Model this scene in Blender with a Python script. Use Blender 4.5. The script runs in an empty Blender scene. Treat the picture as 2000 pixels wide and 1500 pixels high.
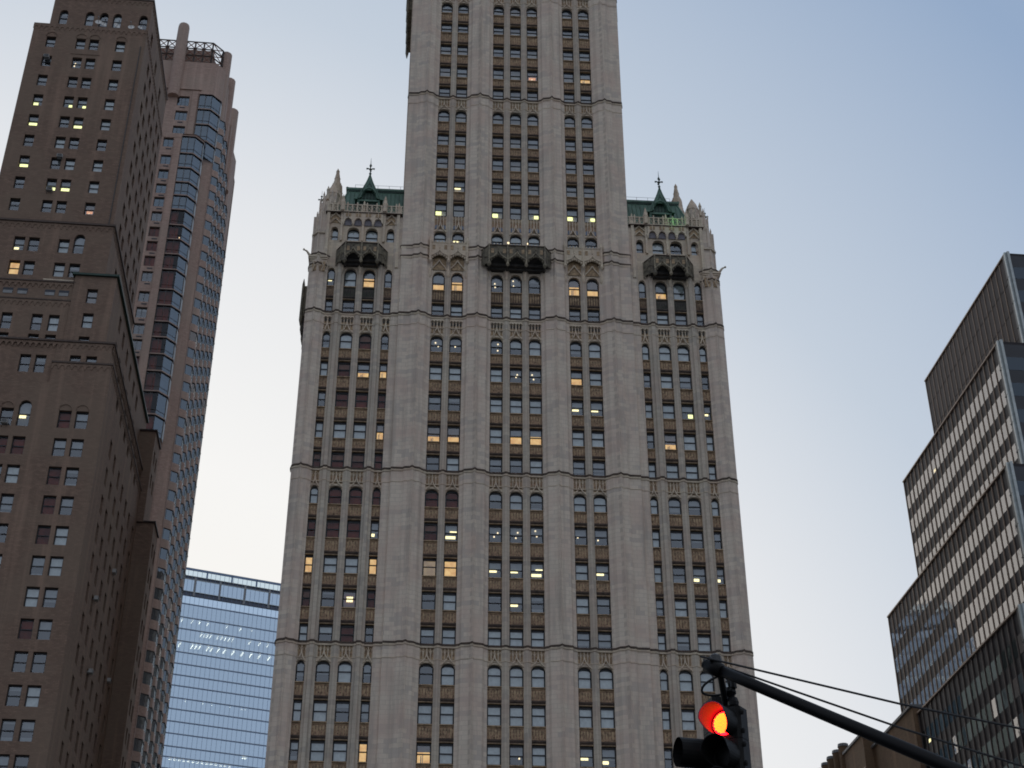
import bpy, math, random
from math import radians as R, sin, cos, pi, atan2, sqrt
from mathutils import Vector, Matrix
random.seed(7)
S = bpy.context.scene
C = bpy.data.collections.new("scene"); S.collection.children.link(C)
# ---------------------------------------------------------------- camera
PITCH = R(32.06)
cd = bpy.data.cameras.new("camera"); cam = bpy.data.objects.new("camera", cd); C.objects.link(cam)
cd.sensor_width = 36; cd.lens = 36*2950/2000.0; cd.clip_start = 0.1; cd.clip_end = 6000
cam.location = (0, 0, 1.6); cam.rotation_euler = (R(90)+PITCH, 0, 0); S.camera = cam
# ---------------------------------------------------------------- sky, sun, exposure
SUN_EL, SUN_AZ = R(2.0), R(-20)            # azimuth from +Y, towards -X
w = bpy.data.worlds.new("World"); S.world = w; w.use_nodes = True
nt = w.node_tree; nt.nodes.clear()
out = nt.nodes.new("ShaderNodeOutputWorld"); bg = nt.nodes.new("ShaderNodeBackground")
sky = nt.nodes.new("ShaderNodeTexSky"); sky.sky_type = 'NISHITA'; sky.sun_disc = False
sky.sun_elevation = SUN_EL; sky.sun_rotation = SUN_AZ; sky.air_density = 1.0; sky.dust_density = 0.6; sky.ozone_density = 2.0; sky.altitude = 0
# twilight glow: brightness and colour follow the angle from the sunken sun, as on the evening the photograph shows
SDIR = (sin(SUN_AZ)*cos(SUN_EL), cos(SUN_AZ)*cos(SUN_EL), sin(SUN_EL))
tcw = nt.nodes.new("ShaderNodeTexCoord"); dot = nt.nodes.new("ShaderNodeVectorMath"); dot.operation = 'DOT_PRODUCT'
nt.links.new(tcw.outputs['Generated'], dot.inputs[0]); dot.inputs[1].default_value = SDIR
mr = nt.nodes.new("ShaderNodeMapRange"); mr.inputs[1].default_value = -1; mr.inputs[2].default_value = 1; nt.links.new(dot.outputs['Value'], mr.inputs[0])
cr = nt.nodes.new("ShaderNodeValToRGB"); el = cr.color_ramp.elements
def stop(t, c):
    e = el.new((t+1)/2); e.color = (*c, 1)
el[0].position = 0; el[0].color = (.48, .52, .60, 1); el[1].position = 1; el[1].color = (1.0, .96, .88, 1)
for t, c in ((-.5, (.46,.50,.58)), (.1, (.39,.455,.57)), (.55, (.31,.42,.60)), (.72, (.58,.652,.748)), (.81, (.83,.845,.87)), (.89, (.97,.96,.94))): stop(t, c)
nt.links.new(mr.outputs[0], cr.inputs[0])
sc_ = nt.nodes.new("ShaderNodeVectorMath"); sc_.operation = 'SCALE'; sc_.inputs['Scale'].default_value = 1/.12; nt.links.new(cr.outputs[0], sc_.inputs[0])
mxs = nt.nodes.new("ShaderNodeMix"); mxs.data_type = 'RGBA'; mxs.inputs[0].default_value = 0.95
nt.links.new(sky.outputs[0], mxs.inputs[6]); nt.links.new(sc_.outputs[0], mxs.inputs[7])
nt.links.new(mxs.outputs[2], bg.inputs[0]); bg.inputs[1].default_value = 0.12
nt.links.new(bg.outputs[0], out.inputs[0])
sd = bpy.data.lights.new("sun", 'SUN'); sd.energy = 0.5; sd.angle = R(10); sd.color = (1, .86, .72)
sun = bpy.data.objects.new("sun", sd); C.objects.link(sun)
sdir = Vector((sin(SUN_AZ)*cos(SUN_EL), cos(SUN_AZ)*cos(SUN_EL), sin(SUN_EL)))
sun.rotation_euler = sdir.to_track_quat('Z', 'Y').to_euler()
S.view_settings.view_transform = 'Standard'; S.view_settings.look = 'None'
S.view_settings.exposure = 0.0; S.view_settings.gamma = 1
S.cycles.filter_width = 1.8; S.cycles.max_bounces = 8; S.cycles.transparent_max_bounces = 12; S.cycles.caustics_reflective = False
# ---------------------------------------------------------------- materials
MATS = {}
def newmat(name):
    m = bpy.data.materials.new(name); m.use_nodes = True; MATS[name] = m
    return m, m.node_tree, m.node_tree.nodes["Principled BSDF"]
def N(t, k, **kw):
    n = t.nodes.new(k)
    for a, b in kw.items(): setattr(n, a, b)
    return n
def wallco(t):
    """object coordinates folded so that x+y runs along any wall and z goes up"""
    tc = N(t, "ShaderNodeTexCoord"); sp = N(t, "ShaderNodeSeparateXYZ"); cb = N(t, "ShaderNodeCombineXYZ")
    ad = N(t, "ShaderNodeMath", operation='ADD')
    t.links.new(tc.outputs['Object'], sp.inputs[0]); t.links.new(sp.outputs[0], ad.inputs[0]); t.links.new(sp.outputs[1], ad.inputs[1])
    t.links.new(ad.outputs[0], cb.inputs[0]); t.links.new(sp.outputs[2], cb.inputs[1])
    return cb.outputs[0], tc.outputs['Object']
def mixc(t, fac, a, b, blend='MIX'):
    n = N(t, "ShaderNodeMix", data_type='RGBA', blend_type=blend)
    for i, v in ((0, fac), (6, a), (7, b)):
        if hasattr(v, 'is_output'): t.links.new(v, n.inputs[i])
        else: n.inputs[i].default_value = v if i == 0 else (*v, 1)
    return n.outputs[2]
def noise(t, vec, scale, detail=4, mapping=None, rough=.6):
    if mapping:
        mp = N(t, "ShaderNodeMapping"); mp.inputs['Scale'].default_value = mapping; t.links.new(vec, mp.inputs[0]); vec = mp.outputs[0]
    n = N(t, "ShaderNodeTexNoise"); n.inputs['Scale'].default_value = scale; n.inputs['Detail'].default_value = detail; n.inputs['Roughness'].default_value = rough
    t.links.new(vec, n.inputs['Vector']); return n.outputs['Fac']
def ramp(t, v, a, b, c0=0.0, c1=1.0):
    n = N(t, "ShaderNodeMapRange"); t.links.new(v, n.inputs[0])
    n.inputs[1].default_value = a; n.inputs[2].default_value = b; n.inputs[3].default_value = c0; n.inputs[4].default_value = c1
    return n.outputs[0]
def blocks(t, vec, w, h, c1, c2, mortar, ms=.02, bias=0.0, off=.5):
    b = N(t, "ShaderNodeTexBrick"); t.links.new(vec, b.inputs['Vector']); b.offset = off
    b.inputs['Scale'].default_value = 1; b.inputs['Brick Width'].default_value = w; b.inputs['Row Height'].default_value = h
    b.inputs['Color1'].default_value = (*c1, 1); b.inputs['Color2'].default_value = (*c2, 1); b.inputs['Mortar'].default_value = (*mortar, 1)
    b.inputs['Mortar Size'].default_value = ms; b.inputs['Bias'].default_value = bias
    return b
def bump(t, p, h, strength=.5, dist=.05):
    b = N(t, "ShaderNodeBump"); b.inputs['Strength'].default_value = strength; b.inputs['Distance'].default_value = dist
    t.links.new(h, b.inputs['Height']); t.links.new(b.outputs[0], p.inputs['Normal'])
def stone(name, c, dark=.72, soot=.55, bw=.95, bh=.47):
    m, t, p = newmat(name); v, o = wallco(t)
    c2 = tuple(x*dark for x in c); c3 = tuple(x*.72 for x in c)
    b = blocks(t, v, bw, bh, c, tuple(x*.88 for x in c), c3, .022)
    # larger replaced stones, greyer than the rest
    b2 = blocks(t, v, bw, bh, (0, 0, 0), (1, 1, 1), (.5, .5, .5), 0, 0); nb = noise(t, o, .22, 3)
    sm = N(t, "ShaderNodeMath", operation='MULTIPLY_ADD'); t.links.new(nb, sm.inputs[0]); sm.inputs[1].default_value = 2.2; t.links.new(b2.outputs['Color'], sm.inputs[2])
    rep = ramp(t, sm.outputs[0], 1.86, 1.96, 0, .62)
    col = mixc(t, rep, b.outputs['Color'], (c[0]*.66, c[1]*.67, c[2]*.73))
    n1 = noise(t, o, .35, 5); col = mixc(t, ramp(t, n1, .42, .62, 0, .6), col, (c[0]*.86, c[1]*.74, c[2]*.74))
    n2 = noise(t, v, 1.0, 4, (1.3, .09, 1)); col = mixc(t, ramp(t, n2, .5, .75, 0, soot), col, (c[0]*.5, c[1]*.5, c[2]*.52))
    n3 = noise(t, o, 3.0, 5); col = mixc(t, ramp(t, n3, .3, .8, 0, .35), col, (c[0]*.7, c[1]*.7, c[2]*.7))
    t.links.new(col, p.inputs['Base Color']); p.inputs['Roughness'].default_value = .75
    bump(t, p, b.outputs['Fac'], -.4, .04); return m
stone("cream_terracotta", (.70, .61, .505), soot=.75)
stone("mullion_stone", (.56, .50, .41), soot=.8)
stone("pale_moulding", (.68, .585, .45), soot=.6, bw=.6, bh=.4)
def speck(name, c, c2, scale=3.0, rough=.8, thr=(.4, .62), mp=None, bs=.4):
    m, t, p = newmat(name); v, o = wallco(t)
    n1 = noise(t, v if mp else o, scale, 5, mp); n2 = noise(t, o, scale*.13, 3)
    col = mixc(t, ramp(t, n1, *thr), c, c2); col = mixc(t, ramp(t, n2, .35, .7, 0, .45), col, tuple(x*.65 for x in c))
    t.links.new(col, p.inputs['Base Color']); p.inputs['Roughness'].default_value = rough
    bump(t, p, n1, bs, .08); return m
speck("gold_terracotta", (.50, .36, .22), (.22, .155, .10), 3.2)
speck("brown_spandrel", (.52, .335, .225), (.10, .065, .045), 4.2)
speck("dark_moulding", (.11, .075, .058), (.05, .038, .032), 2.5)
speck("dark_stone", (.075, .068, .062), (.035, .033, .032), 1.6)
speck("weathered_canopy", (.20, .175, .125), (.07, .062, .05), 2.0)
speck("canopy_rib", (.36, .31, .22), (.15, .13, .10), 2)
speck("blue_terracotta", (.21, .26, .36), (.13, .16, .22), 3); speck("grey_terracotta", (.24, .23, .26), (.14, .13, .15), 3)
speck("mossy_panel", (.085, .085, .06), (.03, .04, .03), 2)
def copper(name, c, rough=.55):
    m, t, p = newmat(name); v, o = wallco(t)
    n1 = noise(t, v, 1, 4, (1.2, .25, 1)); n2 = noise(t, o, 1.7, 4)
    col = mixc(t, ramp(t, n1, .35, .7), c, tuple(x*.55 for x in c)); col = mixc(t, ramp(t, n2, .55, .75, 0, .5), col, (c[0]*1.7, c[1]*1.35, c[2]*1.3))
    t.links.new(col, p.inputs['Base Color']); p.inputs['Roughness'].default_value = rough; return m
copper("green_copper", (.10, .20, .15)); copper("dark_copper", (.022, .06, .045))
def brick(name, c, c2, scale=.5):
    m, t, p = newmat(name); v, o = wallco(t)
    b = blocks(t, v, .42, .16, c, c2, tuple(x*.8 for x in c2), .018, 0)
    n1 = noise(t, v, 1.1, 6, (1, 2.6, 1), .75); col = mixc(t, ramp(t, n1, .36, .66, 0, .85), b.outputs['Color'], tuple(x*.5 for x in c))
    n2 = noise(t, o, .13, 4); col = mixc(t, ramp(t, n2, .44, .58, 0, .6), col, (c[0]*.70, c[1]*.77, c[2]*.77))
    n3 = noise(t, v, 1, 4, (.9, .05, 1)); col = mixc(t, ramp(t, n3, .52, .74, 0, .5), col, (c[0]*1.2, c[1]*1.2, c[2]*1.2))
    t.links.new(col, p.inputs['Base Color']); p.inputs['Roughness'].default_value = .85
    bump(t, p, n1, .25, .03); return m
brick("brown_brick", (.28, .185, .135), (.175, .118, .088))
brick("pink_brick", (.50, .36, .30), (.40, .28, .235))
brick("tan_brick", (.27, .17, .10), (.18, .115, .075))
def plain(name, c, rough=.6, metal=0, spec=.5, var=.25, scale=2.0):
    m, t, p = newmat(name); v, o = wallco(t)
    n1 = noise(t, o, scale, 4); col = mixc(t, ramp(t, n1, .35, .7, 0, 1), c, tuple(x*(1-var) for x in c))
    t.links.new(col, p.inputs['Base Color']); p.inputs['Roughness'].default_value = rough; p.inputs['Metallic'].default_value = metal
    p.inputs['Specular IOR Level'].default_value = spec; return m
plain("window_frame_paint", (.012, .014, .02), .45); plain("grey_frame", (.06, .06, .06), .4); plain("dull_mullion", (.15, .12, .105), .5, .2); plain("front_panel", (.02, .024, .035), .3, 0, .5, .5, .3); plain("brick_trim", (.10, .072, .06), .8); plain("bronze_frame", (.05, .038, .032), .4)
plain("blind_pale", (.62, .64, .62), .9); plain("blind_grey", (.30, .31, .32), .9); plain("blind_white", (.80, .81, .78), .9); plain("pane_backing", (.14, .145, .14), .8)
plain("red_reflection_panel", (.27, .07, .045), .9, var=.6, scale=.9); plain("brown_drape_and_reflection", (.33, .21, .16), .9, var=.4)  # red stands in for brick reflected in panes; brown serves drapes too
plain("room_dark", (.018, .02, .024), .9); plain("lead_grey", (.25, .26, .27), .6); plain("metal_dark", (.02, .02, .022), .4, .0)
plain("black_paint", (.005, .005, .006), .5, 0, .25, .3, 9); plain("rubber", (.012, .012, .012), .6)
plain("signal_paint", (.012, .012, .012), .55, 0, .2, .3, 9); plain("ac_metal", (.42, .42, .41), .5)
plain("dish_white", (.72, .72, .70), .5); plain("asphalt", (.05, .05, .05), .9, scale=4); plain("pavement", (.28, .27, .26), .9, scale=1)
plain("ground_stone", (.18, .18, .17), .9, scale=.2); plain("line_paint", (.7, .7, .68), .7); plain("kerb_stone", (.3, .3, .29), .8)
plain("louver_dark", (.03, .035, .05), .6); plain("louver_grey", (.085, .105, .15), .5); plain("floor_edge", (.16, .23, .36), .35, .4); plain("steel_rail", (.7, .7, .72), .4, .3)
plain("roof_tar", (.06, .06, .06), .9); plain("tan_mullion", (.44, .33, .25), .5, .2); plain("dark_spandrel", (.022, .018, .021), .5, 0, .25)
plain("brown_panel", (.042, .026, .024), .55, 0, .25, .5, .12); plain("pale_mullion", (.42, .46, .46), .35, .5); plain("red_lattice", (.28, .14, .10), .7); plain("frosted_panel", (.62, .70, .74), .5)
def glass(name, tint, base, k, rough=.02, gcol=(.85, .92, 1.0)):
    m, t, p = newmat(name); t.nodes.remove(p); o = t.nodes["Material Output"]
    tr = N(t, "ShaderNodeBsdfTransparent"); tr.inputs[0].default_value = (*tint, 1)
    gl = N(t, "ShaderNodeBsdfGlossy"); gl.inputs['Color'].default_value = (*gcol, 1); gl.inputs['Roughness'].default_value = rough
    tc = N(t, "ShaderNodeTexCoord"); nz = noise(t, tc.outputs['Object'], .9, 2)
    bp = N(t, "ShaderNodeBump"); bp.inputs['Strength'].default_value = .12; bp.inputs['Distance'].default_value = .05
    t.links.new(nz, bp.inputs['Height']); t.links.new(bp.outputs[0], gl.inputs['Normal'])
    lw = N(t, "ShaderNodeLayerWeight"); lw.inputs[0].default_value = .5
    pw = N(t, "ShaderNodeMath", operation='POWER'); t.links.new(lw.outputs['Facing'], pw.inputs[0]); pw.inputs[1].default_value = 2.6
    ml = N(t, "ShaderNodeMath", operation='MULTIPLY_ADD'); t.links.new(pw.outputs[0], ml.inputs[0]); ml.inputs[1].default_value = k; ml.inputs[2].default_value = base; ml.use_clamp = True
    mx = N(t, "ShaderNodeMixShader"); t.links.new(ml.outputs[0], mx.inputs[0]); t.links.new(tr.outputs[0], mx.inputs[1]); t.links.new(gl.outputs[0], mx.inputs[2])
    t.links.new(mx.outputs[0], o.inputs[0]); return m
glass("window_glass", (.82, .88, .90), .17, .8); glass("bay_glass", (.35, .42, .5), .19, .4, gcol=(.7, .85, 1.0))
glass("dim_glass", (.6, .65, .66), .03, .12, .03, (.75, .9, .9)); glass("tower_glass", (.5, .65, .85), .80, .2, .06, (.66, .83, 1.0)); glass("navy_glass", (.3, .4, .5), .09, .3, .03, (.7, .85, 1)); glass("red_reflection_glass", (.8, .7, .66), .04, .2); glass("screen_glass", (.82, .9, .95), .12, .2); glass("bright_glass", (.55, .55, .55), .17, .6, .03, (.9, .86, .84))
def emit(name, c, s):
    m, t, p = newmat(name); t.nodes.remove(p); e = N(t, "ShaderNodeEmission"); e.inputs[0].default_value = (*c, 1); e.inputs[1].default_value = s
    t.links.new(e.outputs[0], t.nodes["Material Output"].inputs[0]); return m
def emit_var(name, c, c2, s):
    m, t, p = newmat(name); t.nodes.remove(p); e = N(t, "ShaderNodeEmission"); e.inputs[1].default_value = s
    tc = N(t, "ShaderNodeTexCoord"); n = noise(t, tc.outputs['Object'], 1.6, 3)
    t.links.new(mixc(t, ramp(t, n, .35, .65), c, c2), e.inputs[0]); t.links.new(e.outputs[0], t.nodes["Material Output"].inputs[0]); return m
emit("lamp_warm", (1, .83, .42), 2.2); emit("lamp_spot", (1, .8, .5), 1.6); emit("lamp_orange", (1, .42, .2), .9)
emit_var("lit_room", (1, .60, .2), (.75, .36, .09), 1.0); emit_var("dim_room", (.6, .38, .16), (.4, .23, .09), .5)
emit("lamp_yellow", (1, .98, .38), 2.0); emit("led_amber", (1, .19, .006), 5.4); emit("led_red", (1, .004, .008), 15); emit("office_lamp", (1, .82, .5), 7)
plain("visor_red_glow", (.12, .012, .10), .6); emit("lamp_green", (.1, .8, .2), .35)  # crimson base colour stands in for the lens glow inside the hood
def M(n): return MATS[n]
# ---------------------------------------------------------------- mesh helpers
class MB:
    def __init__(s, T=None): s.v = []; s.f = []; s.m = []; s.mats = []; s.T = T or (lambda a, d, z: (a, d, z)); s.cur = 0
    def mat(s, name):
        if name not in s.mats: s.mats.append(name)
        s.cur = s.mats.index(name); return s
    def face(s, pts):
        i = len(s.v); s.v += [s.T(*p) for p in pts]; s.f.append(tuple(range(i, i+len(pts)))); s.m.append(s.cur)
    def box(s, x0, x1, y0, y1, z0, z1):
        i = len(s.v)
        s.v += [s.T(x, y, z) for x, y, z in ((x0,y0,z0),(x1,y0,z0),(x1,y1,z0),(x0,y1,z0),(x0,y0,z1),(x1,y0,z1),(x1,y1,z1),(x0,y1,z1))]
        for q in ((0,1,5,4),(1,2,6,5),(2,3,7,6),(3,0,4,7),(4,5,6,7),(3,2,1,0)): s.f.append(tuple(i+k for k in q)); s.m.append(s.cur)
    def prism(s, poly, z0, z1, sc=1.0):
        """plan polygon (x, y) extruded upwards"""
        n = len(poly); i = len(s.v); cx = sum(p[0] for p in poly)/n; cy = sum(p[1] for p in poly)/n
        s.v += [s.T(x, y, z0) for x, y in poly] + [s.T(cx+(x-cx)*sc, cy+(y-cy)*sc, z1) for x, y in poly]
        for k in range(n): s.f.append((i+k, i+(k+1) % n, i+n+(k+1) % n, i+n+k)); s.m.append(s.cur)
        s.f.append(tuple(range(i+n, i+2*n))); s.m.append(s.cur); s.f.append(tuple(range(i+n-1, i-1, -1))); s.m.append(s.cur)
    def plate(s, poly, y0, y1):
        """outline (x, z) given thickness from y0 to y1"""
        n = len(poly); i = len(s.v); s.v += [s.T(x, y0, z) for x, z in poly] + [s.T(x, y1, z) for x, z in poly]
        for k in range(n): s.f.append((i+k, i+(k+1) % n, i+n+(k+1) % n, i+n+k)); s.m.append(s.cur)
        s.f.append(tuple(range(i, i+n))); s.m.append(s.cur); s.f.append(tuple(range(i+2*n-1, i+n-1, -1))); s.m.append(s.cur)
    def tube(s, path, r, n=5, r1=None, cap=True):
        path = [Vector(p) for p in path]; i = len(s.v); L = len(path)
        for k, p in enumerate(path):
            d = (path[min(k+1, L-1)]-path[max(k-1, 0)]).normalized(); a = Vector((0, 0, 1)) if abs(d.z) < .9 else Vector((1, 0, 0))
            u = d.cross(a).normalized(); v = d.cross(u); rr = r if r1 is None else r+(r1-r)*k/(L-1)
            for j in range(n):
                q = p+(u*cos(2*pi*j/n)+v*sin(2*pi*j/n))*rr; s.v.append(s.T(*q))
        for k in range(L-1):
            for j in range(n): s.f.append((i+k*n+j, i+k*n+(j+1) % n, i+(k+1)*n+(j+1) % n, i+(k+1)*n+j)); s.m.append(s.cur)
        if cap:
            s.f.append(tuple(range(i+n-1, i-1, -1))); s.m.append(s.cur); s.f.append(tuple(range(i+(L-1)*n, i+L*n))); s.m.append(s.cur)
    def lathe(s, cx, cy, prof, n=8, rot=0):
        i = len(s.v)
        for r, z in prof:
            for j in range(n): a = 2*pi*j/n+rot; s.v.append(s.T(cx+r*cos(a), cy+r*sin(a), z))
        for k in range(len(prof)-1):
            for j in range(n): s.f.append((i+k*n+j, i+k*n+(j+1) % n, i+(k+1)*n+(j+1) % n, i+(k+1)*n+j)); s.m.append(s.cur)
        s.f.append(tuple(range(i+n-1, i-1, -1))); s.m.append(s.cur); k = (len(prof)-1)*n; s.f.append(tuple(range(i+k, i+k+n))); s.m.append(s.cur)
    def add(s, o):
        off = len(s.v); s.v += o.v
        mp = []
        for nme in o.mats:
            if nme not in s.mats: s.mats.append(nme)
            mp.append(s.mats.index(nme))
        s.f += [tuple(k+off for k in f) for f in o.f]; s.m += [mp[k] for k in o.m]
    def build(s, name, parent=None, label=None, cat=None, group=None, kind=None, smooth=False):
        me = bpy.data.meshes.new(name); me.from_pydata([tuple(v) for v in s.v], [], s.f)
        for n in s.mats: me.materials.append(M(n))
        me.polygons.foreach_set("material_index", s.m)
        if smooth: me.polygons.foreach_set("use_smooth", [True]*len(s.f))
        me.update()
        import bmesh
        b = bmesh.new(); b.from_mesh(me); bmesh.ops.recalc_face_normals(b, faces=b.faces) if len(s.f) < 200000 else None; b.to_mesh(me); b.free()
        o = bpy.data.objects.new(name, me); C.objects.link(o)
        if parent: o.parent = parent
        tag(o, label, cat, group, kind); return o
def tag(o, label=None, cat=None, group=None, kind=None):
    if label: o['label'] = label
    if cat: o['category'] = cat
    if group: o['group'] = group
    if kind: o['kind'] = kind
def thing(name, label, cat, loc, rz=0, group=None):
    o = bpy.data.objects.new(name, None); C.objects.link(o); o.location = loc; o.rotation_euler = (0, 0, rz); o.empty_display_size = .5
    tag(o, label, cat, group); return o
def on_plane(ang, u, D):
    a = R(ang); return (cos(a)*u - sin(a)*D, sin(a)*u + cos(a)*D, 0)
# -- facades: s runs along the wall, d goes into the building, z up
def front(y=0): return lambda s, d, z: (s, y+d, z)
def side_pos(X): return lambda s, d, z: (X-d, s, z)      # wall facing +x, s = y
def side_neg(X): return lambda s, d, z: (X+d, s, z)      # wall facing -x, s = y
# -- windows: one record each, sorted later by their size in the picture
WIN = {}
def window(key, T, s0, s1, zb, zt, d=.35, arch=0, style='a', fr=.09, rail=.5, frame='window_frame_paint', gm='window_glass', vbars=0):
    fm = MB(T).mat(frame); hd = 2.0 if key == 'tower' else 1.4; w_ = s1-s0; h = zt-zb; t = .1  # heavy dark head also stands in for the shade of the soffit
    def top(x):                                          # arch height at x
        if not arch: return zt
        q = (x-(s0+s1)/2)/(w_/2); return zt-arch + arch*max(0, 1-abs(q)**2.6)**.5
    if w_ > 0:
        fm.box(s0, s0+fr, d, d+t, zb, zt-arch); fm.box(s1-fr, s1, d, d+t, zb, zt-arch); fm.box(s0+fr, s1-fr, d, d+t, zb, zb+fr)
        K = 8 if arch else 1
        xs = [s0+w_*k/K for k in range(K+1)]
        for a, b in zip(xs, xs[1:]): fm.plate([(a, top(a)-fr*hd), (b, top(b)-fr*hd), (b, top(b)), (a, top(a))], d, d+t)
        if rail: fm.box(s0+fr, s1-fr, d-.02, d+t-.02, zb+h*rail-.05, zb+h*rail+.055)
        for k in range(vbars): x = s0+w_*(k+1)/(vbars+1); fm.box(x-.03, x+.03, d-.01, d+t-.03, zb+fr, zt-arch)
    xs = [s0+.02+(w_-.04)*k/6 for k in range(7)]
    if style[0] in 'Rr' and gm == 'window_glass': gm = 'red_reflection_glass'  # low gloss, so the painted red reflection shows through
    pm = MB(T).mat(gm); tl = random.uniform(-.012, .012); tl2 = random.uniform(-.012, .012)
    tops = [(x, top(x)-.04) for x in xs]; zr = zb+h*(rail or .5)
    def yy(x, z): return d+.05+tl*(x-s0)+tl2*(z-zb)
    lo = [(s0+.02, zb+.02), (s1-.02, zb+.02), (s1-.02, zr), (s0+.02, zr)]
    pm.face([(x, yy(x, z), z) for x, z in lo])
    tl = random.uniform(-.012, .012); tl2 = random.uniform(-.012, .012)
    pm.face([(x, yy(x, z), z) for x, z in [(s0+.02, zr), (s1-.02, zr)]+tops[::-1]])
    kids = [('pane', pm)]
    bl = MB(T); B = d+.16
    def quad(m, a, b, z0, z1, y=B): bl.mat(m).box(a, b, y, y+.03, z0, z1)
    def lamp(m, a, b, z0, z1):
        l = MB(T).mat(m); l.box(s0+w_*a, s0+w_*b, d+.12, d+.14, zb+h*(z0+.15), zb+h*(z1+.15)); kids.append(('ceiling_lamp', l))
    e = .03; rnd = random.random
    up = {'a': 'blind_grey', 'b': 'blind_pale', 'w': 'blind_white', 'g': 'blind_grey', 'd': None, 'r': 'brown_drape_and_reflection', 'R': 'red_reflection_panel'}
    st = style[0]
    if st in 'abwg':
        hb = {'a': rnd()*.35+.42, 'b': .5, 'w': 1.0, 'g': rnd()*.4+.1}[st]
        if st == 'b' and rnd() < .6: hb = 1.0
        quad(up[st], s0+e, s1-e, zb+h*(1-hb), zt)
        if hb < .95 and rnd() < .4: quad('blind_grey', s0+e, s1-e, zb, zb+h*rnd()*.35, B+.1)
    elif st == 'R': quad('red_reflection_panel', s0+e, s1-e, zb, zt)  # flat red panel behind the glass stands in for a reflection
    elif st == 'r': quad('brown_drape_and_reflection', s0+e, s1-e, zb+h*.5, zt); quad('red_reflection_panel', s0+e, s1-e, zb, zb+h*.47, B+.05)  # brown over red, painted as a reflection in the pane
    elif st == 'F':
        l = MB(T).mat('lit_room'); l.box(s0+e, s1-e, B, B+.03, zb, zt); kids.append(('lit_room', l))
    elif st == 'D':
        l = MB(T).mat('dim_room'); l.box(s0+e, s1-e, B, B+.03, zb, zt); kids.append(('lit_room', l))
    elif st == 'L':
        l = MB(T).mat('lit_room'); k = .60 if len(style) < 2 or style[1] != 's' else .42
        l.box(s0+e, s1-e, B+.1, B+.13, zb, zb+h*k); kids.append(('lit_room', l)); quad('brown_drape_and_reflection' if rnd() < .5 else 'blind_grey', s0+e, s1-e, zb+h*(k+.02), zt)
        if rnd() < .6: quad('room_dark', s0+w_*.3, s0+w_*.36, zb, zb+h*k*.7, B+.05); quad('room_dark', s0+w_*.42, s0+w_*.46, zb, zb+h*k*.8, B+.05)
    if st in 'sgS' or 's' in style[1:]:
        pass
    if st == 'p':                                        # small round lamps
        quad('blind_grey', s0+e, s1-e, zb+h*.55, zt, B+.15)
        for k in range(random.choice((1, 2, 2))):
            a = random.uniform(.25, .7); c = random.uniform(.3, .5)+.28*k; l = MB(T).mat('lamp_spot'); l.lathe(s0+w_*a, B-.05, [(.01, zb+h*c-.09), (.08, zb+h*c-.05), (.09, zb+h*c), (.06, zb+h*c+.07), (.01, zb+h*c+.09)], 7); kids.append(('ceiling_lamp', l))
    if st == 'l': lamp('lamp_warm', .05, .5, .05, .2); quad('blind_grey', s0+e, s1-e, zb+h*.4, zt, B+.1)
    if st == 'k': lamp('lamp_warm', .08, .82, .05, .2); lamp('lamp_warm', .4, .95, .4, .46); quad('blind_grey', s0+e, s1-e, zb+h*.6, zt, B+.1)
    if st == 'm': lamp('lamp_warm', .1, .62, .22, .33); quad('blind_grey', s0+e, s1-e, zb+h*.45, zt, B+.1)
    if st == 'q': lamp('lamp_yellow', .55, .93, .04, .26); quad('blind_grey', s0+e, s1-e, zb+h*.5, zt, B+.1)
    if st == 'Q': lamp('lamp_yellow', .08, .55, .02, .28); quad('blind_grey', s0+e, s1-e, zb+h*.5, zt, B+.1)
    if st == 'Y': lamp('lamp_yellow', .06, .94, .03, .27); quad('blind_grey', s0+e, s1-e, zb+h*.45, zt, B+.1)
    if st == 'o': lamp('lamp_orange', .2, .8, .1, .3); lamp('lamp_spot', .42, .52, .1, .18); quad('brown_drape_and_reflection', s0+e, s1-e, zb+h*.4, zt, B+.1)
    if st == 'O': lamp('lamp_warm', .3, .75, .22, .5); quad('red_reflection_panel', s0+e, s1-e, zb, zt, B+.1)
    rm = MB(T).mat('room_dark'); rm.box(s0-.1, s1+.1, B+.35, B+.4, zb-.1, zt+.1)
    kids.append(('blind', bl)) if bl.f else None
    kids.append(('room_wall', rm))
    WIN.setdefault(key, []).append((fm, kids, T(*((s0+s1)/2, d, (zb+zt)/2)), w_*h))
def proj(p):
    x, y, z = p[0], p[1], p[2]-1.6; d = y*cos(PITCH)+z*sin(PITCH)
    return (1000+2950*x/d, 750-2950*(-y*sin(PITCH)+z*cos(PITCH))/d, d) if d > 1 else (-9e9, 0, 1)
def emit_windows(key, root, cap=98, name='window'):
    Mx = Matrix.Translation(root.location) @ Matrix.Rotation(root.rotation_euler.z, 4, 'Z'); L = []
    for rec in WIN.pop(key, []):
        p = proj(Mx @ Vector(rec[2])); vis = -30 < p[0] < 2030 and -30 < p[1] < 1530
        L.append((-(rec[3]/p[2]**2) if vis else 0, len(L), rec))
    L.sort(key=lambda a: (a[0], a[1])); rest = MB()
    for i, (k, _, (fm, kids, _, _)) in enumerate(L):
        if i < cap and k < 0:
            o = fm.build(name, root)
            seen = {}
            for nme, m in kids: seen.setdefault(nme, MB()).add(m)
            for nme, m in seen.items(): m.build(nme, o)
        else:
            rest.add(fm); [rest.add(m) for _, m in kids]
    if rest.f: rest.build(name, root, kind='stuff')
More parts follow.
